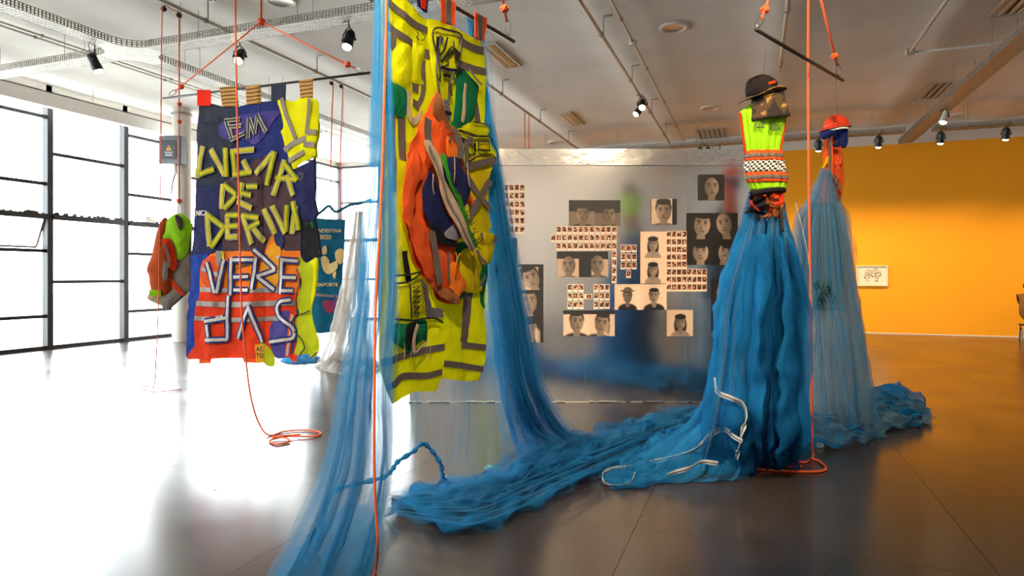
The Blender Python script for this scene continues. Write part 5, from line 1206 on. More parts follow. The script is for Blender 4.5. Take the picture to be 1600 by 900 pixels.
# ---- the net skirts of the two standing figures
FX1, FX2 = 4.85, 5.9
N2 = thing('blue_net_skirt', 'dense blue net skirt falling from the hatted figure to the floor', 'net', flo(1195, 715))
def ring(px, py, d, hw): return (pix(px, py, d), hw / F_PX * d)
for sd, k, dx, sc, mt, am in ((1, 13, 0, 1.0, 'net_deep', (0.01, 0.03, 0.05, 0.06, 0.07)), (4, 11, -3, 1.06, 'net_d', (0.01, 0.03, 0.05, 0.06, 0.08))):
    skirt('net_layer', [ring(1198 + dx, 300, FX1, 24 * sc), ring(1197 + dx, 350, FX1, 34 * sc), ring(1194 + dx, 400, FX1, 47 * sc), ring(1186 + dx, 480, FX1, 58 * sc), ring(1184 + dx, 560, FX1, 58 * sc), ring(1178 + dx, 640, FX1, 64 * sc), (flo(1172 + dx, 716), 76 * sc / F_PX * FX1)], MT[mt], N2, 150, 54, am, k, sd, 0.55)
# puffed ruffle over the hip and the swag running out to the train
for sd, dd in ((2, 0),):
    sheet('ruffle', [P_([(1168, 372, 4.66 + dd), (1200, 366, 4.5 + dd), (1230, 372, 4.66 + dd)]), P_([(1146, 392, 4.6 + dd), (1195, 392, 4.42 + dd), (1234, 400, 4.62 + dd)]), P_([(1140, 430, 4.58 + dd), (1195, 440, 4.4 + dd), (1238, 450, 4.64 + dd)]), P_([(1122, 500, 4.58 + dd), (1190, 520, 4.38 + dd), (1238, 530, 4.66 + dd)]), P_([(1118, 580, 4.6 + dd), (1180, 600, 4.38 + dd), (1238, 590, 4.66 + dd)]), P_([(1112, 650, 4.6 + dd), (1180, 665, 4.4 + dd), (1238, 655, 4.68 + dd)]), [flo(1105, 735), flo(1170, 738), flo(1232, 716)]], MT['net_deep'], N2, 150, 60, (0.02, 0.05, 0.08, 0.09, 0.09, 0.08), 7, sd, 0.8, 0.05)
for sd, dd in ((1, 0),):
    sheet('swag', [P_([(1128, 530, 4.62 + dd), (1180, 560, 4.42 + dd)]), P_([(1112, 610, 4.72 + dd), (1172, 640, 4.44 + dd)]), P_([(1070, 672, 4.95 + dd), (1168, 700, 4.55 + dd)]), [flo(985, 728, 0.06), flo(1060, 742, 0.05), flo(1165, 750)], [flo(945, 750, 0.01), flo(1000, 757, 0.01), flo(1080, 748)]], MT['net_d'], N2, 60, 44, (0.02, 0.03, 0.035, 0.03, 0.02), 6, sd, 0.7, 0.03)
train(N2, [((1236, 712), (1180, 640), .20), ((1180, 730), (1140, 645), .20), ((1120, 740), (1100, 664), .16), ((1060, 750), (1050, 692), .14), ((1000, 764), (1000, 708), .10), ((960, 764), (962, 728), .07), ((940, 756), (942, 740), .03)], ('net_t', 'net_d'), 4, 0.05)
DR_K = [P_([(1172, 325, 4.72), (1226, 325, 4.72)]), P_([(1160, 365, 4.6), (1232, 365, 4.64)]), P_([(1146, 410, 4.52), (1236, 410, 4.62)]), P_([(1126, 490, 4.44), (1240, 490, 4.6)]), P_([(1122, 570, 4.4), (1240, 570, 4.6)]), P_([(1110, 650, 4.42), (1240, 650, 4.62)]), [flo(1090, 738), flo(1234, 714)]]
pleats(N2, DR_K, 9, MT['net_deep'], 71, 0.07, -0.02); pleats(N2, DR_K, 10, MT['net_d'], 91, 0.04, -0.05); pleats(N2, DR_K, 8, MT['net_grey'], 111, 0.035, -0.07)  # the paler grey-blue folds put highlights into the skirt's colour
# webbing ribbons lying on the net
MT['web'] = M('white_webbing', 'cfc9c2', 0.7, var=0.15); MT['web_g'] = M('grey_webbing_core', '6a7077', 0.6, var=0.2)
def ribbon(name, pts, w, parent, turn=0.5):
    P = resample(crv(pts, 10), 70)
    for nm, ww, mt, of in ((name, w, 'web', 0), ('grey_stripe', w * 0.32, 'web_g', -0.003)):
        vs = []
        for i, p in enumerate(P):
            t_ = (P[min(i + 1, 69)] - P[max(i - 1, 0)]).normalized(); a = turn * math.sin(i * 0.16) + 0.9
            s = (UP * math.sin(a) + FWD.cross(t_).normalized() * 0 + (FWD * -math.cos(a) * 0.6)); s = (s - t_ * s.dot(t_)).normalized()
            n_ = s.cross(t_).normalized()
            if n_.dot(EYE - p) < 0: n_ = -n_
            vs += [p - s * ww / 2 - n_ * of, p + s * ww / 2 - n_ * of]
        fs = [(2 * i, 2 * i + 1, 2 * i + 3, 2 * i + 2) for i in range(69)]
        for v in vs: v.z = max(v.z, 0.012)
        o = put(nm, vs, fs, MT[mt], parent if nm == name else base, False); solid(o, 0.002, 0)
        if nm == name: base = o
ribbon('webbing', P_([(1116, 590, 4.40), (1121, 612, 4.36), (1142, 622, 4.30), (1160, 631, 4.30), (1166, 650, 4.30), (1158, 680, 4.36), (1151, 716, 4.5)]), 0.034, N2)
ribbon('webbing', P_([(1160, 690, 4.36), (1146, 682, 4.4), (1132, 671, 4.45), (1112, 678, 4.5), (1090, 700, 4.6), (1060, 712, 4.7), (1015, 722, 4.75), (985, 724, 4.85), (988, 706, 4.95)]), 0.034, N2)
ribbon('webbing', P_([(1122, 724, 4.4), (1095, 722, 4.42), (1075, 732, 4.42), (1040, 742, 4.42)]), 0.03, N2)
ribbon('webbing', P_([(992, 742, 4.5), (985, 756, 4.42), (965, 762, 4.4), (944, 756, 4.42), (943, 741, 4.5), (962, 733, 4.58), (986, 730, 4.6)]), 0.05, N2, 0.2)
ribbon('webbing', P_([(1243, 318, 4.9), (1250, 345, 4.86), (1262, 400, 4.82), (1268, 470, 4.8), (1270, 535, 4.8)]), 0.012, N2)

N3 = thing('grey_blue_net_skirt', 'greyish blue net veil tented below the helmeted figure with a white lining', 'net', flo(1300, 680))
for sd, k, sc, mt in ((1, 9, 1.0, 'net_grey'), (2, 13, 0.92, 'net'), (5, 11, 1.08, 'net_grey')):
    skirt('net_layer', [ring(1291, 262, FX2, 6 * sc), ring(1286, 310, FX2, 22 * sc), ring(1284, 345, FX2, 38 * sc), ring(1288, 420, FX2, 42 * sc), ring(1294, 520, FX2, 50 * sc), ring(1298, 610, FX2, 58 * sc), (flo(1302, 678), 68 * sc / F_PX * FX2)], MT[mt], N3, 120, 50, (0.005, 0.02, 0.03, 0.04, 0.05, 0.06), k, sd, 0.6)
skirt('white_lining', [ring(1278, 484, FX2, 36), ring(1278, 560, FX2, 38), ring(1280, 640, FX2, 44), (flo(1282, 678), 46 / F_PX * FX2)], MT['white_sheet'], N3, 90, 30, (0.01, 0.03, 0.04, 0.05), 9, 7, 0.5)
skirt('dark_lining', [ring(1286, 318, FX2, 22), ring(1284, 380, FX2, 30), ring(1284, 440, FX2, 32), ring(1284, 486, FX2, 34)], M('dark_blue_lining', '1d2c40', 0.9, transl=0.1), N3, 60, 24, (0.01, 0.02, 0.02, 0.02), 7, 3, 0.45)
MT['tuft'] = cloth('dull_green_tuft', '1f4a38', 0.1)
for i in range(26):
    q = i * 2.4; px = 1275 + (i * 7) % 26; py = 448 + (i * 11) % 32; p = pix(px, py, 5.62 + 0.03 * math.sin(q))
    MB().tube([p, p + UP * 0.05 + RGT * 0.03 * math.sin(q), p + UP * 0.08 + RGT * 0.05 * math.sin(q * 1.3) - FWD * 0.02], [0.006, 0.005, 0.001], 5).build('green_tuft', MT['tuft'], N3, smooth=True)
for sd, dd in ((4, 0), (9, 0.08)):
    sheet('veil', [P_([(1308, 320, 5.86 + dd), (1318, 330, 5.86 + dd)]), P_([(1310, 420, 5.84 + dd), (1334, 425, 5.86 + dd)]), P_([(1318, 520, 5.82 + dd), (1350, 520, 5.86 + dd)]), P_([(1326, 600, 5.82 + dd), (1364, 600, 5.88 + dd)]), [flo(1325, 672), flo(1385, 664)]], MT['net_grey'], N3, 40, 40, (0.01, 0.015, 0.02, 0.03, 0.04), 3, sd, 0.7, 0.02)
train(N3, [((1236, 706), (1240, 650), .16), ((1300, 704), (1296, 645), .20), ((1345, 698), (1342, 638), .20), ((1385, 676), (1378, 638), .16), ((1428, 667), (1418, 642), .13), ((1450, 658), (1446, 649), .04)], ('net_deep', 'net_grey'), 2, 0.055)
DR_G = [P_([(1286, 268, 5.84), (1298, 268, 5.84)]), P_([(1268, 310, 5.76), (1306, 315, 5.78)]), P_([(1240, 345, 5.68), (1322, 350, 5.7)]), P_([(1232, 420, 5.62), (1332, 425, 5.66)]), P_([(1228, 520, 5.58), (1346, 520, 5.62)]), P_([(1228, 610, 5.54), (1362, 605, 5.6)]), [flo(1226, 694), flo(1375, 688)]]
pleats(N3, DR_G, 13, MT['net_grey'], 131, 0.05, -0.02); pleats(N3, DR_G, 6, MT['net_d'], 151, 0.04, -0.03)
# ================================================================== the hatted figure
def camo(name, cs, sc=9.0):
    m, nt, N, L, p, out = new_mat(name); p.inputs['Roughness'].default_value = 0.9
    tc = N.new('ShaderNodeTexCoord'); nz = N.new('ShaderNodeTexNoise'); nz.inputs['Scale'].default_value = sc; nz.inputs['Detail'].default_value = 2; nz.inputs['Distortion'].default_value = 0.8
    L.new(tc.outputs['Object'], nz.inputs['Vector']); rp = N.new('ShaderNodeValToRGB'); rp.color_ramp.interpolation = 'CONSTANT'; e = rp.color_ramp.elements
    e[0].position = 0; e[0].color = lin(cs[0]) + (1,); e[1].position = 0.6; e[1].color = lin(cs[2]) + (1,); k = e.new(0.50); k.color = lin(cs[1]) + (1,)
    L.new(nz.outputs[0], rp.inputs[0]); L.new(rp.outputs[0], p.inputs['Base Color']); return m
MT['camo'] = camo('camouflage', ('231b15', '4a3620', '9a7434'), 6.0); MT['hatdark'] = cloth('dark_brown_hat_cloth', '1c1512', 0.03)
D1 = 4.68
hc = pix(1191, 150, D1)                               # centre of the brim
t = thing('sun_hat', 'dark camouflage sun hat with an orange tab and a neck flap', 'hat', hc - UP * 0.02)
tilt = Matrix.Translation(hc) @ Matrix.Rotation(YAW, 4, 'Z') @ Matrix.Rotation(math.radians(-8), 4, 'Y') @ Matrix.Rotation(math.radians(8), 4, 'X')
prof = [(0.112, 0.0), (0.114, 0.035), (0.112, 0.07), (0.10, 0.105), (0.075, 0.128), (0.04, 0.138), (0.0, 0.141)]
mm = MB(); n = 36
for r, z in prof:
    for j in range(n): q = 2 * math.pi * j / n; mm.v.append(tilt @ V((r * math.cos(q) * 0.98, r * math.sin(q), z + 0.008 * math.sin(3 * q) * (z > 0.09))))
for i in range(len(prof) - 1):
    for j in range(n): mm.f.append((i * n + j, i * n + (j + 1) % n, (i + 1) * n + (j + 1) % n, (i + 1) * n + j))
solid(mm.build('crown', MT['hatdark'], t, smooth=True), 0.003)
mm = MB()
for k in range(6):
    r = 0.108 + 0.058 * k / 5
    for j in range(n): q = 2 * math.pi * j / n; mm.v.append(tilt @ V((r * math.cos(q), r * math.sin(q), 0.004 - (0.004 + 0.030 * max(0, -math.cos(q)) - 0.034 * max(0, math.cos(q + 1.1))) * k / 5 + 0.005 * math.sin(4 * q) * k / 5)))
for i in range(5):
    for j in range(n): mm.f.append((i * n + j, i * n + (j + 1) % n, (i + 1) * n + (j + 1) % n, (i + 1) * n + j))
solid(mm.build('brim', MT['camo'], t, smooth=True), 0.004)
mm = MB(); NA, NV = 30, 12
for j in range(NV + 1):
    v = j / NV
    for i in range(NA + 1):
        q = math.radians(-160 + 175 * i / NA); r = 0.116 + 0.026 * v + 0.010 * math.sin(q * 7 + 1) * v
        mm.v.append(tilt @ V((r * math.cos(q) * 1.06 + 0.025, r * math.sin(q), 0.002 - 0.165 * v - 0.02 * v * math.sin((q + 1.6) * 1.0) * 0.3)))
for j in range(NV):
    for i in range(NA): o = j * (NA + 1) + i; mm.f.append((o, o + 1, o + NA + 2, o + NA + 1))
solid(mm.build('neck_flap', MT['camo'], t, smooth=True), 0.003)
ee = [tilt @ V(((0.142 + 0.010 * math.sin(q * 7 + 1)) * math.cos(q) * 1.06 + 0.025, (0.142 + 0.010 * math.sin(q * 7 + 1)) * math.sin(q), -0.165)) for q in [math.radians(-160 + 175 * i / 30) for i in range(31)]]
MB().tube(ee, 0.004, 6).build('binding', MT['hatdark'], t, smooth=True)
MB().obox(pix(1206, 129, D1 - 0.118), RGT * 0.024 + UP * 0.006, FWD * 0.004, UP * 0.009).build('orange_tab', MT['redor'], t)

def torso(name, rows, y0, y1, d, ratio, mat, parent, grow=0.0, pleat=0.006, k=16, na=72, nv=14, capb=False, thick=0.003, seed=0):
    ys = [r[0] for r in rows]; ls = [r[1] for r in rows]; rs = [r[2] for r in rows]; vs = []; uv = []
    for j in range(nv + 1):
        py = y0 + (y1 - y0) * j / nv; l = np.interp(py, ys, ls); r = np.interp(py, ys, rs); a = (r - l) / 2 / F_PX * d + grow; c = pix((l + r) / 2, py, d)
        for i in range(na):
            q = 2 * math.pi * i / na; pl = pleat * math.sin(k * q + 2 * noise.noise(V((math.cos(q) * 2 + seed, math.sin(q) * 2, py * 0.02))))
            vs.append(c + RGT * ((a + pl) * math.cos(q)) + FWD * ((a * ratio + pl) * math.sin(q)) + UP * 0.006 * noise.noise(V((math.cos(q) * 3, math.sin(q) * 3, py * 0.05 + seed))))
            uv.append((i / na * 2 * math.pi * a * 0.8, (c.z)))
    fs = [(j * na + i, j * na + (i + 1) % na, (j + 1) * na + (i + 1) % na, (j + 1) * na + i) for j in range(nv) for i in range(na)]
    return solid(put(name, vs, fs, mat, parent, True, uv=uv), thick, 1)
ROWS = [(160, 1176, 1212), (168, 1166, 1220), (176, 1156, 1228), (205, 1160, 1225), (237, 1165, 1220), (255, 1165, 1223), (270, 1166, 1227), (281, 1168, 1229), (296, 1174, 1226)]
t = thing('safety_vest', 'lime safety vest with red piping and a chequered waist band under the sun hat', 'vest', pix(1196, 296, D1))
MT['check_bw'] = checker_mat('black_white_check', '12100f', 'd8d2cc', 62.0)
torso('vest_body', ROWS, 160, 297, D1, 0.42, MT['lime'], t, 0, 0.007, 15, 84, 34)
RW = [(r[0], r[1], r[2]) for r in ROWS]
for nm, a, b, mt, g in (('orange_band', 236, 252, 'orange', 0.006), ('tape', 241, 247, 'tape', 0.010), ('orange_band', 270, 286, 'orange', 0.006), ('tape', 275, 281, 'tape', 0.010), ('chequered_band', 252, 270, 'check_bw', 0.008)):
    torso(nm, RW, a, b, D1, 0.44, MT[mt], t, g, 0.006, 15, 84, 5)
for L in ([(1156, 176), (1158, 190), (1161, 212), (1164, 237)], [(1228, 180), (1226, 195), (1223, 215), (1219, 236)]):
    MB().tube(crv([pix(x, y, D1 - 0.02) for x, y in L], 6), 0.007, 8).build('red_piping', MT['red'], t, smooth=True)
class Cyl:                                            # lettering wrapped on the front of the torso
    u = RGT; n = -FWD
    def uv(s, px, py): return V(((px - 800) / F_PX * D1, (HOR - py) / F_PX * D1))
    def pt(s, u, v, off=0.0):
        py = HOR - v * F_PX / D1; l = np.interp(py, [r[0] for r in ROWS], [r[1] for r in ROWS]); r = np.interp(py, [r[0] for r in ROWS], [r[2] for r in ROWS])
        a = (r - l) / 2 / F_PX * D1; c = ((l + r) / 2 - 800) / F_PX * D1; q = max(-0.97, min(0.97, (u - c) / a))
        return EYE + RGT * u + UP * v + FWD * (D1 - a * 0.44 * math.sqrt(1 - q * q) - 0.024 - off)
lettering('lettering', Cyl(), 'POSSO', 1180, 200, 10, MT['print_black'], t, off=0.0, sx=0.36); lettering('lettering', Cyl(), 'AJUDAR?', 1205, 204, 10, MT['print_black'], t, off=0.0, sx=0.40)
t = thing('rag_bundle', 'bundle of shredded black and orange rags knotted below the lime vest', 'rags', pix(1200, 328, D1))
for i in range(52):
    q = i * 2.399; px = 1176 + (i * 13) % 52; py = 298 + (i * 7) % 20; p = pix(px, py, D1 - 0.075 + 0.03 * math.sin(q * 2)); m_ = 'blackcloth' if px < 1190 and i % 3 else ('redor', 'orange', 'brown', 'redor')[i % 4]
    pts = [p, p + RGT * 0.035 * math.cos(q) - UP * 0.02 - FWD * 0.03, p + RGT * 0.055 * math.cos(q * 1.3) - UP * 0.05 - FWD * 0.01, p + RGT * 0.045 * math.sin(q) - UP * (0.06 + 0.03 * (i % 3))]
    sw = (RGT * math.sin(q) + UP * math.cos(q)) * (0.010 + 0.006 * (i % 3)); solid(sheet('rag', [[c_ - sw, c_ + sw * (0.6 + 0.4 * (i % 2))] for c_ in pts], MT[m_], t, 7, 18, (0.004, 0.006, 0.006), 1.3, i + 1, 0.8, 0.02), 0.002, 0)
MB().tube(crv(P_([(1175, 303, 4.55), (1190, 300, 4.53), (1208, 297, 4.54), (1226, 297, 4.56)]), 5), 0.02, 8).build('black_tie', MT['blackcloth'], t, smooth=True)
MB().tube(crv(P_([(1222, 320, 4.56), (1221, 335, 4.56), (1223, 362, 4.54)]), 5), 0.011, 6).build('camouflage_tail', MT['camo'], t, smooth=True)
for x in (1180, 1222): props(MB().tube([pix(x, 180 if x < 1200 else 180, D1), pix(x, 318, D1)], 0.004, 6).build('support_wire', MT['carabiner'], t), None)

# ================================================================== the helmeted figure
D2 = 5.94
hc = pix(1307, 199, D2); MT['helmet'] = M('red_helmet_plastic', 'e2401f', 0.25, var=0.06)
t = thing('safety_helmet', 'glossy red safety helmet with a peak and clear strap', 'helmet', hc)
mt = Matrix.Translation(hc) @ Matrix.Rotation(YAW, 4, 'Z') @ Matrix.Rotation(math.radians(-6), 4, 'Y')
mm = MB(); n = 40; prof = [(math.cos(a), math.sin(a)) for a in [i * math.pi / 2 / 10 for i in range(11)]]
for r, z in prof:
    for j in range(n):
        q = 2 * math.pi * j / n; rid = 0.006 * math.exp(-(math.sin(q) / 0.22) ** 2) * z
        mm.v.append(mt @ V((0.113 * r * math.cos(q), 0.098 * r * math.sin(q), 0.112 * z + rid)))
for i in range(10):
    for j in range(n): mm.f.append((i * n + j, i * n + (j + 1) % n, (i + 1) * n + (j + 1) % n, (i + 1) * n + j))
solid(mm.build('shell', MT['helmet'], t, smooth=True), 0.003)
mm = MB()
for k in range(4):
    for j in range(n):
        q = 2 * math.pi * j / n; ext = (0.012 + 0.042 * max(0, -math.cos(q)) ** 3) * k / 3
        mm.v.append(mt @ V(((0.113 + ext) * math.cos(q), (0.098 + ext * 0.8) * math.sin(q), -0.004 * k - 0.010 * max(0, -math.cos(q)) * k / 3)))
for i in range(3):
    for j in range(n): mm.f.append((i * n + j, i * n + (j + 1) % n, (i + 1) * n + (j + 1) % n, (i + 1) * n + j))
solid(mm.build('peak', MT['helmet'], t, smooth=True), 0.003)
MB().lathe([(0.098, -0.035), (0.100, -0.005), (0.097, -0.005), (0.095, -0.035)], mt, 30).build('strap_band', MT['offwhite'], t, smooth=True)
t = thing('neck_cloth', 'crumpled navy cloth cap under the red helmet', 'cloth', pix(1304, 228, D2))
R2 = [(200, 1290, 1322), (206, 1284, 1323), (212, 1288, 1322), (222, 1296, 1323), (231, 1301, 1320)]
torso('cap_body', R2, 202, 231, D2, 0.6, MT['navy2'], t, 0, 0.010, 9, 60, 12)
put_ = patch('cap_flap', Surf(pix(1300, 210, D2 - 0.12), RGT), [(1280, 211), (1284, 206), (1296, 203), (1306, 206), (1305, 214), (1297, 212), (1290, 218), (1284, 218)], MT['navy2'], t, 1, 0.02, 0.01)
m = MB(); knot(m, pix(1306, 226, D2 - 0.13), 0.02); m.build('knotted_end', MT['navy'], t, smooth=True)
t = thing('orange_coverall', 'orange work garment with grey tape and black writing under the red helmet', 'garment', pix(1300, 328, D2))
R3 = [(212, 1290, 1313), (225, 1288, 1313), (250, 1287, 1315), (282, 1286, 1317), (305, 1282, 1314), (322, 1290, 1309), (332, 1298, 1306)]
torso('garment_body', R3, 212, 332, D2, 0.6, MT['orange'], t, 0, 0.008, 9, 60, 24)
SO = Surf(pix(1300, 270, D2 - 0.105), RGT)
for path, w in (([(1296, 215), (1297, 245), (1296, 275)], 4), ([(1300, 274), (1306, 279)], 6), ([(1306, 282), (1311, 286)], 6), ([(1310, 290), (1314, 295)], 6)): strip('tape', SO, path, w, MT['tape'], t, off=0.004)
strip('yellow_strip', SO, [(1293, 245), (1290, 255), (1285, 262)], 3.5, MT['hv'], t, off=0.006)
for i in range(12):
    y = 257 + i * 5; x = 1300 + (i % 3) * 3; cordline('black_writing', SO, [(x, y), (x + 4 + i % 3, y - 1), (x + 3, y + 3), (x + 8 - i % 4, y + 2)], 0.003, MT['black'], t, off=0.004, smooth=False, n=4)
cordline('side_tie', SO, [(1315, 250), (1317, 247), (1316, 253), (1314, 256)], 0.012, MT['orange'], t, off=-0.03)
# rod, slings and wire over the figures
RB = [pix(1181, 46, 4.3), pix(1317, 126, 5.3)]; zz = (RB[0].z + RB[1].z) / 2; 
props(MB().tube(RB, 0.0125, 10).build('hanging_rod', MT['rod'], smooth=True), 'dark steel rod hung at a slant over the hatted figure', 'rod')
sling(RB[0] + (RB[1] - RB[0]).normalized() * 0.03 + UP * 0.014, pix(1222, -60, 4.55), 'pale orange sling at the raised end of the rod over the hatted figure', 0.009); sling(RB[1] - (RB[1] - RB[0]).normalized() * 0.06 + UP * 0.016, pix(1268, -60, 4.9), 'orange sling at the low end of the rod over the hatted figure', 0.009)
for a, b, w_ in ((pix(1196, 53, 4.62), pix(1194, 117, D1), 'thin wire holding the camouflage sun hat'), (pix(1306, 122, D2 - 0.3), pix(1307, 180, D2), 'thin wire holding the red helmet')):
    props(MB().tube([a if a.z < 5 else a, b], 0.0015, 5).build('hanging_wire', MT['carabiner']), w_, 'wire')
# ================================================================== coat, passport flag, ropes and small things
DC = 8.1
S = Surf(pix(268, HOR, DC), RGT, lambda u, v: 0.02 * noise.noise(V((u * 5, v * 3, 1))))
T = thing('hanging_coat', 'orange, lime and grey work coat hanging on a rope in front of the column', 'coat', pix(268, 484, DC))
c7 = lambda L: [(200 + x / 3.214, 220 + y / 3.214) for x, y in L]
def cp(name, out, mat, layer, puff=0.05, **k): return patch(name, S, c7(out), MT[mat], T, layer, puff, **k)
cp('coat_back', [(170, 410), (260, 370), (325, 420), (318, 560), (322, 740), (290, 772), (205, 850), (185, 842), (185, 790), (112, 795), (118, 690), (105, 640), (130, 560)], 'greycloth', 0, 0.06, smooth=False)
cp('orange_body', [(170, 410), (210, 395), (205, 500), (240, 520), (242, 740), (190, 780), (130, 750), (115, 680), (105, 640), (130, 560)], 'rust', 9, 0.06)
cp('lime_shoulder', [(260, 370), (300, 378), (333, 420), (330, 480), (308, 570), (265, 600), (250, 540), (225, 495), (180, 500), (200, 460), (212, 400)], 'lime', 14, 0.05)
cp('orange_detail', [(190, 502), (235, 500), (260, 570), (264, 640), (240, 650), (222, 600), (212, 560)], 'redor', 22, 0.015)
cp('grey_detail', [(205, 605), (222, 620), (222, 690), (200, 700), (198, 640)], 'greycloth', 22, 0.01); cp('lime_cuff', [(130, 745), (185, 750), (186, 782), (130, 775)], 'lime', 20, 0.01, smooth=False)
cp('tan_hem', [(115, 770), (130, 752), (185, 782), (190, 830), (110, 796)], 'beige', 8, 0.02); cp('grey_tail', [(310, 570), (320, 600), (320, 740), (290, 770), (205, 850), (186, 842), (186, 782), (240, 740), (246, 650)], 'greycloth', 12, 0.03)
cp('orange_trim', [(242, 700), (255, 712), (300, 765), (290, 775), (245, 735)], 'redor', 20, 0.006); cp('collar_lining', [(264, 378), (300, 398), (296, 452), (280, 440)], 'burg', 26, 0.006)
strip('tape', S, c7([(212, 520), (232, 590), (228, 640)]), 4, MT['tape'], T, off=0.135)
# its rope, pulleys and loose end
def pulley(p, what):
    t = thing('pulley', what, 'pulley', V(p) - UP * 0.05, 'rope pulleys on the conduits')
    MB().lathe([(0.0, -0.012), (0.032, -0.012), (0.024, 0), (0.032, 0.012), (0, 0.012)], Matrix.Translation(p) @ Matrix.Rotation(YAW, 4, 'Z') @ Matrix.Rotation(math.pi / 2, 4, 'X'), 16).build('wheel', MT['black'], t)
    MB().tube(crv([V(p) + RGT * 0.01, V(p) + UP * 0.05 + RGT * 0.02, V(p) + UP * 0.09, V(p) + UP * 0.05 - RGT * 0.02, V(p) - RGT * 0.01], 4), 0.004, 6).build('hook', MT['carabiner'], t, smooth=True)
pA, pB = pix(256, 14, 8.03), pix(280, 24, 8.24)
pulley(pA, 'black pulley feeding the trailing rope of the work coat'); pulley(pB, 'black pulley straight above the work coat')
base = flo(240, 606)
rope_through('trailing_rope', [pB + UP * 0.035, (pA + pB) / 2 + UP * 0.04, pA + UP * 0.035, pix(253, 40, 7.98), pix(251, 250, 7.88), pix(248, 450, 7.86), pix(244, 560, 7.95), base + UP * 0.02, flo(228, 603, 0.012), flo(222, 608, 0.012), flo(240, 612, 0.012), flo(262, 611, 0.012), flo(284, 608, 0.012)], 0.006, MT['rope'], 'thin orange rope of the work coat ending in loops on the bright floor', group='orange ropes to the floor', sm=10)
a = pix(280, 338, DC); t = thing('coat_rope', 'orange rope with knots and a carabiner holding the work coat', 'rope', a)
MB().tube([pB - UP * 0.03, a + UP * 0.17], 0.0075, 8).build('rope', MT['rope'], t, smooth=True)
m = MB(); knot(m, a + UP * 0.19, 0.025); m.build('knot', MT['rope'], t, smooth=True)
for y in (163, 190): m = MB(); knot(m, pix(280, y, DC), 0.022); m.build('knot', MT['rope'], t, smooth=True)
MB().tube(crv([a + UP * 0.02, a + UP * 0.06 + RGT * 0.025, a + UP * 0.14 + RGT * 0.02, a + UP * 0.15, a + UP * 0.07 - RGT * 0.02], 5, closed=True), 0.004, 6, closed=True).build('carabiner', MT['carabiner'], t, smooth=True)
rope_through('banner_rope', [pix(367, -40, 5.75), pix(369, 100, 5.72), pix(373, 300, 5.70), pix(377, 470, 5.70), pix(384, 560, 5.74), pix(392, 620, 5.78), pix(404, 660, 5.82), flo(420, 680, 0.01), flo(445, 674, 0.01), flo(480, 672, 0.01), flo(501, 676, 0.01), flo(490, 682, 0.01), flo(450, 682, 0.02), flo(422, 688, 0.01), flo(432, 694, 0.01), flo(452, 690, 0.012), flo(445, 684, 0.03), flo(425, 683, 0.03), flo(440, 681, 0.035), flo(470, 679, 0.02)], 0.0075, MT['rope'], 'orange rope crossing the lettered banner and ending in a small coil', group='orange ropes to the floor')
rope_through('vest_rope', [pix(606, -90, 2.9), pix(602, 100, 2.9), pix(596, 300, 2.92), pix(587, 480, 2.94), pix(585, 620, 2.96), pix(585, 740, 2.98), pix(588, 810, 3.0), pix(590, 850, 3.02), flo(587, 890, 0.012), flo(575, 915, 0.008), flo(560, 950, 0.008)], 0.0062, MT['rope'], 'orange rope hanging in front of the net beside the yellow vest hanging', group='orange ropes to the floor')
rope_through('figure_rope', [pix(1263, -60, 5.0), pix(1263, 200, 5.0), pix(1266, 450, 5.03), pix(1268, 600, 5.06), pix(1269, 690, 5.1), flo(1270, 712, 0.02), flo(1258, 722, 0.01), flo(1235, 718, 0.01), flo(1212, 714, 0.012), flo(1225, 722, 0.02), flo(1250, 728, 0.012), flo(1240, 730, 0.03), flo(1215, 724, 0.03), flo(1200, 716, 0.01), flo(1172, 722, 0.01), flo(1172, 731, 0.01), flo(1220, 735, 0.01), flo(1270, 737, 0.01), flo(1290, 733, 0.01), flo(1282, 722, 0.01), flo(1268, 716, 0.025)], 0.0095, MT['rope'], 'thick orange rope hanging before the net skirts and coiled on the floor', group='orange ropes to the floor')
p1, p2 = pix(518, 130, 11.2), pix(533, 135, 11.48); pulley(p1, 'small pulley above the passport flag, first of two'); pulley(p2, 'small pulley above the passport flag, second of two')
rope_through('thin_rope', [p1 + RGT * 0.03, pix(517, 240, 11.2), pix(517, 342, 11.2)], 0.009, MT['rope'], 'thin orange rope hanging from the first small pulley', sm=3); rope_through('thin_rope', [p2 + RGT * 0.035, pix(532, 240, 11.4), pix(532, 343, 11.2)], 0.009, MT['rope'], 'thin orange rope hanging from the second small pulley', sm=3)
for x, d_, w_ in ((820, 13.4, 'first thin orange rope descending behind the foil wall'), (826.5, 13.64, 'second thin orange rope descending behind the foil wall')): rope_through('thin_rope', [pix(x, 176, d_), pix(x, 330, d_), flo(x, HOR + CAM_H * F_PX / d_, 0.01)], 0.011, MT['rope'], w_, sm=3)

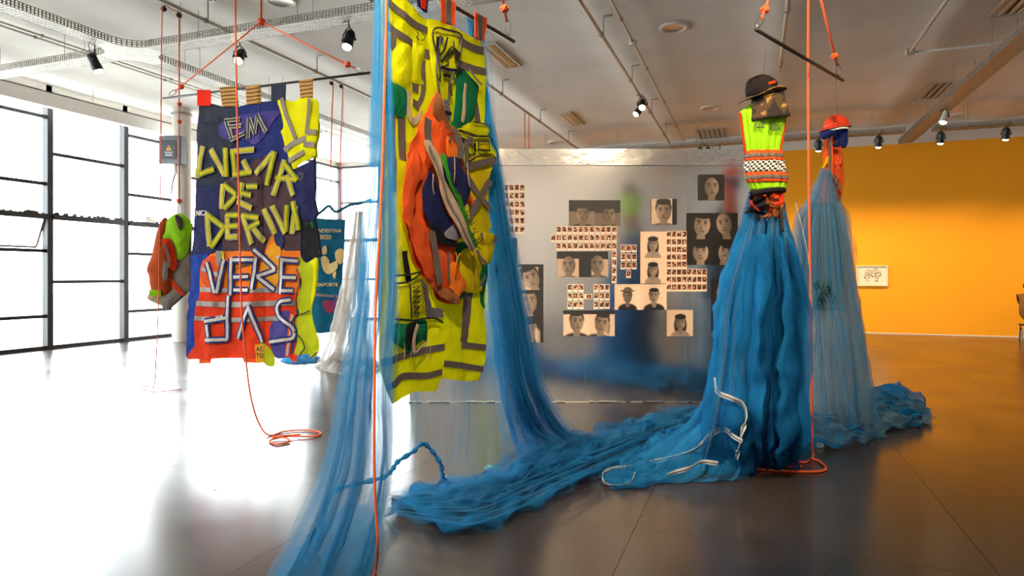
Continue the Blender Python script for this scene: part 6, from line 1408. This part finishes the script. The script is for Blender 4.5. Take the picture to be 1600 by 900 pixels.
# passport flag and what lies behind
DF = 11.2; S = Surf(pix(510, HOR, DF), RGT, lambda u, v: 0.03 * noise.noise(V((u * 4, v * 2, 6))))
T = thing('passport_flag', 'teal flag lettered CLANDESTINA and PASSAPORTE with a golden map', 'flag', pix(510, 463, DF))
MT['teal'] = cloth('teal_cloth', '1f6f8c', 0.35); MT['goldprint'] = M('gold_print', 'd9b878', 0.7, var=0.1)
patch('flag_cloth', S, [(474, 338), (500, 342), (540, 343), (538, 390), (534, 440), (531, 463), (500, 461), (474, 458)], MT['teal'], T, 0, smooth=False)
lettering('lettering', S, 'CLANDESTINA', 509, 361, 5.5, MT['goldprint'], T, off=0.03, sx=1.0); lettering('lettering', S, '3020', 509, 371, 7, MT['goldprint'], T, off=0.03); lettering('lettering', S, 'PASSAPORTE', 507, 445, 5.5, MT['goldprint'], T, off=0.03)
for q in ([(502, 404), (508, 400), (514, 406), (516, 412), (526, 408), (528, 418), (520, 426), (512, 428), (505, 420)], [(524, 394), (534, 388), (538, 396), (534, 412), (526, 408)], [(504, 388), (510, 384), (511, 395), (505, 398)], [(520, 428), (526, 424), (524, 436)]): patch('map_land', S, q, MT['goldprint'], T, off=0.03, wr=0.0, thick=0.002)
patch('pole_sleeve', S, [(474, 456), (532, 462), (532, 466), (474, 461)], MT['greycloth'], T, 2, 0.01, smooth=False)
T = thing('teal_cloth', 'dark teal cloth with a reddish patch hanging below the passport flag', 'cloth', pix(510, 520, 11.22)); S = Surf(pix(510, HOR, 11.22), RGT, lambda u, v: 0.03 * noise.noise(V((u * 4, v * 2, 8))))
patch('cloth_body', S, [(478, 460), (528, 462), (527, 518), (500, 521), (478, 516)], MT['teal'], T, 0, smooth=False); patch('red_patch', S, [(505, 470), (525, 472), (523, 486), (510, 488)], cloth('dull_red_cloth', 'b0466a', 0.3), T, 2)
T = thing('fringed_cloth', 'tangled grey and violet fringe hanging beside the passport flag', 'fringe', pix(535, 510, 11.0)); 
for i in range(26):
    x = 524 + (i * 5) % 22; y0 = 462 + (i * 7) % 20; MB().tube(crv([pix(x, y0, 11.0 + 0.02 * (i % 5)), pix(x + 3 * math.sin(i), y0 + 14, 10.95), pix(x - 3 + 4 * math.cos(i * 2), y0 + 30, 10.97), pix(x - 2, y0 + 42, 11.0)], 4), 0.012, 5).build('strand', MT[('purple', 'greycloth', 'charcoal', 'greycloth')[i % 4]], T, smooth=True)
N4 = thing('white_net', 'off-white net falling to a pile on the floor behind the lettered banner', 'net', flo(535, 575))
for sd, dd in ((1, 0), (3, 0.15)):
    sheet('drape', [P_([(556, 330, 9.9 + dd), (568, 330, 9.9 + dd)]), P_([(545, 400, 9.85 + dd), (572, 400, 9.9 + dd)]), P_([(530, 480, 9.8 + dd), (576, 480, 9.9 + dd)]), P_([(512, 540, 9.8 + dd), (580, 545, 9.9 + dd)]), [flo(498, 572), flo(590, 578)]], MT['net_white'], N4, 50, 40, (0.02, 0.04, 0.05, 0.06, 0.08), 5, sd, 0.7, 0.06)
heap('floor_pile', [(496, 570), (520, 560), (560, 562), (600, 572), (580, 584), (540, 586), (508, 580)], 0.16, MT['net_white'], N4, 4, 0.05, 0.0)
props(heap('blue_cloth_heap', [(440, 562), (470, 556), (500, 558), (498, 566), (470, 568), (445, 567)], 0.10, MT['hem'], None, 2, 0.05, 0.0), 'small blue cloth heap on the floor behind the lettered banner', 'cloth')
rope_through('teal_swag', P_([(494, 336, 10.4), (503, 330, 10.4), (514, 322, 10.4), (524, 331, 10.4), (536, 326, 10.4), (548, 320, 10.4), (562, 318, 10.4), (580, 312, 10.4)]), 0.022, MT['teal'], 'pale teal rope swagged in front of the end windows', sm=5)

# floor marks and scraps
t = thing('floor_mark', 'small green tape cross stuck on the floor', 'tape mark', flo(770, 730)); MT['mint'] = M('green_tape', '6fc79a', 0.6, var=0.1)
for k, (a, b) in enumerate(((flo(757, 731), flo(783, 729)), (flo(762, 727), flo(779, 734)))):
    d_ = (b - a); n_ = V((-d_.y, d_.x, 0)).normalized() * 0.012; MB().obox((a + b) / 2 + UP * (0.0007 + 0.0008 * k), d_ / 2, n_, UP * 0.0006).build('tape_strip', MT['mint'], t)
mm = MB()
for r, z in ((0.0, 0.0), (0.03, 0.004), (0.034, 0.02), (0.018, 0.038), (0.0, 0.042)):
    for j in range(10): q = 2 * math.pi * j / 10; k_ = 1 + 0.35 * noise.noise(V((math.cos(q) * 2, math.sin(q) * 2, z * 60))); c_ = flo(1281, 699); mm.v.append(V((c_.x + r * k_ * math.cos(q), c_.y + r * k_ * math.sin(q), z)))
for i in range(4):
    for j in range(10): mm.f.append((i * 10 + j, i * 10 + (j + 1) % 10, (i + 1) * 10 + (j + 1) % 10, (i + 1) * 10 + j))
props(mm.build('paper_scrap', MT['offwhite']), 'crumpled scrap of white paper on the floor by the coiled rope', 'paper')

# ---- someone seated against the yellow wall, mostly beyond the frame
DPp = 14.35
def seated_person():
    P0 = flo(1607, HOR + CAM_H * F_PX / DPp); r, f = RGT, -FWD               # facing out along +r
    J = {'pel': (0, 0, .50), 'sp': (-.03, 0, .70), 'ch': (-.02, 0, .90), 'nk': (.0, 0, 1.03), 'hd': (.02, 0, 1.10), 'hd2': (.03, 0, 1.22),
         'hl': (.02, .10, .50), 'kl': (.44, .11, .50), 'al': (.42, .11, .10), 'tl': (.55, .11, .05), 'hr': (.02, -.10, .50), 'kr': (.44, -.11, .50), 'ar': (.42, -.11, .10), 'tr': (.55, -.11, .05),
         'sl': (-.02, .18, .95), 'el': (.06, .24, .70), 'wl': (.26, .14, .60), 'fl': (.34, .10, .58), 'sr': (-.02, -.18, .95), 'er': (.06, -.24, .70), 'wr': (.26, -.14, .60), 'fr': (.34, -.10, .58)}
    Rr = {'pel': .16, 'sp': .15, 'ch': .155, 'nk': .06, 'hd': .085, 'hd2': .08, 'hl': .10, 'kl': .07, 'al': .05, 'tl': .035, 'hr': .10, 'kr': .07, 'ar': .05, 'tr': .035, 'sl': .08, 'el': .06, 'wl': .04, 'fl': .03, 'sr': .08, 'er': .06, 'wr': .04, 'fr': .03}
    E = [('pel', 'sp'), ('sp', 'ch'), ('ch', 'nk'), ('nk', 'hd'), ('hd', 'hd2'), ('pel', 'hl'), ('hl', 'kl'), ('kl', 'al'), ('al', 'tl'), ('pel', 'hr'), ('hr', 'kr'), ('kr', 'ar'), ('ar', 'tr'), ('ch', 'sl'), ('sl', 'el'), ('el', 'wl'), ('wl', 'fl'), ('ch', 'sr'), ('sr', 'er'), ('er', 'wr'), ('wr', 'fr')]
    names = list(J); me = bpy.data.meshes.new('person'); me.from_pydata([J[n] for n in names], [(names.index(a), names.index(b)) for a, b in E], [])
    o = bpy.data.objects.new('person_tmp', me); COL.objects.link(o); md = o.modifiers.new('skin', 'SKIN'); o.modifiers.new('sub', 'SUBSURF').levels = 2
    sk = me.skin_vertices[0].data
    for i, n in enumerate(names): sk[i].radius = (Rr[n], Rr[n]); sk[i].use_root = (n == 'pel')
    dg = bpy.context.evaluated_depsgraph_get(); dg.update(); em = bpy.data.meshes.new_from_object(o.evaluated_get(dg)); bpy.data.objects.remove(o)
    W = [P0 + r * v.co.x + f * v.co.y + UP * v.co.z for v in em.vertices]; fs = [tuple(p.vertices) for p in em.polygons]; fm = []
    for p in em.polygons:
        c = sum((em.vertices[i].co for i in p.vertices), V()) / len(p.vertices)
        fm.append(2 if c.z > 1.04 or (c.x > 0.29 and 0.52 < c.z < 0.66 and abs(c.y) < 0.16 and c.z > 0.575) else (1 if (c.z < 0.52 and c.x > 0.05) else 0))
    ob = put('person', W, fs, [M('brown_jacket', '7a4f1e', 0.9), M('dark_trousers', '2a2420', 0.9), M('skin', 'd99a86', 0.6)], None, True, fmat=fm)
    props(ob, 'seated person in a brown jacket against the yellow wall', 'person')
    mm = MB()
    hcen = P0 + r * 0.015 + UP * 1.20
    mm.lathe([(0.0, 0.10), (0.05, 0.09), (0.085, 0.05), (0.095, 0.0), (0.09, -0.04), (0.07, -0.07)], Matrix.Translation(hcen - r * 0.02), 18); mm.build('hair', M('dark_hair', '2b1d14', 0.8), ob, smooth=True)
    t = thing('stool', 'low dark stool under the seated person', 'stool', P0)
    MB().obox(P0 + UP * 0.335, r * 0.10, f * 0.15, UP * 0.02).build('seat', MT['black'], t)
    for a in (-1, 1):
        for b in (-1, 1): MB().tube([P0 + r * 0.08 * a + f * 0.12 * b + UP * 0.32, P0 + r * 0.09 * a + f * 0.14 * b], 0.014, 8).build('leg', MT['black'], t)
seated_person()
bp = flo(1595, HOR + CAM_H * F_PX / 14.75)
t = thing('water_bottle', 'steel water bottle with a dark cap on the floor by the yellow wall', 'bottle', bp)
MB().lathe([(0, 0), (0.036, 0.0), (0.038, 0.01), (0.038, 0.17), (0.028, 0.195), (0.02, 0.2)], Matrix.Translation(bp), 18).build('body', M('pale_steel', 'd8d0c8', 0.3, 0.4), t)
MB().lathe([(0.024, 0.198), (0.026, 0.2), (0.026, 0.235), (0, 0.238)], Matrix.Translation(bp), 18).build('cap', MT['black'], t)
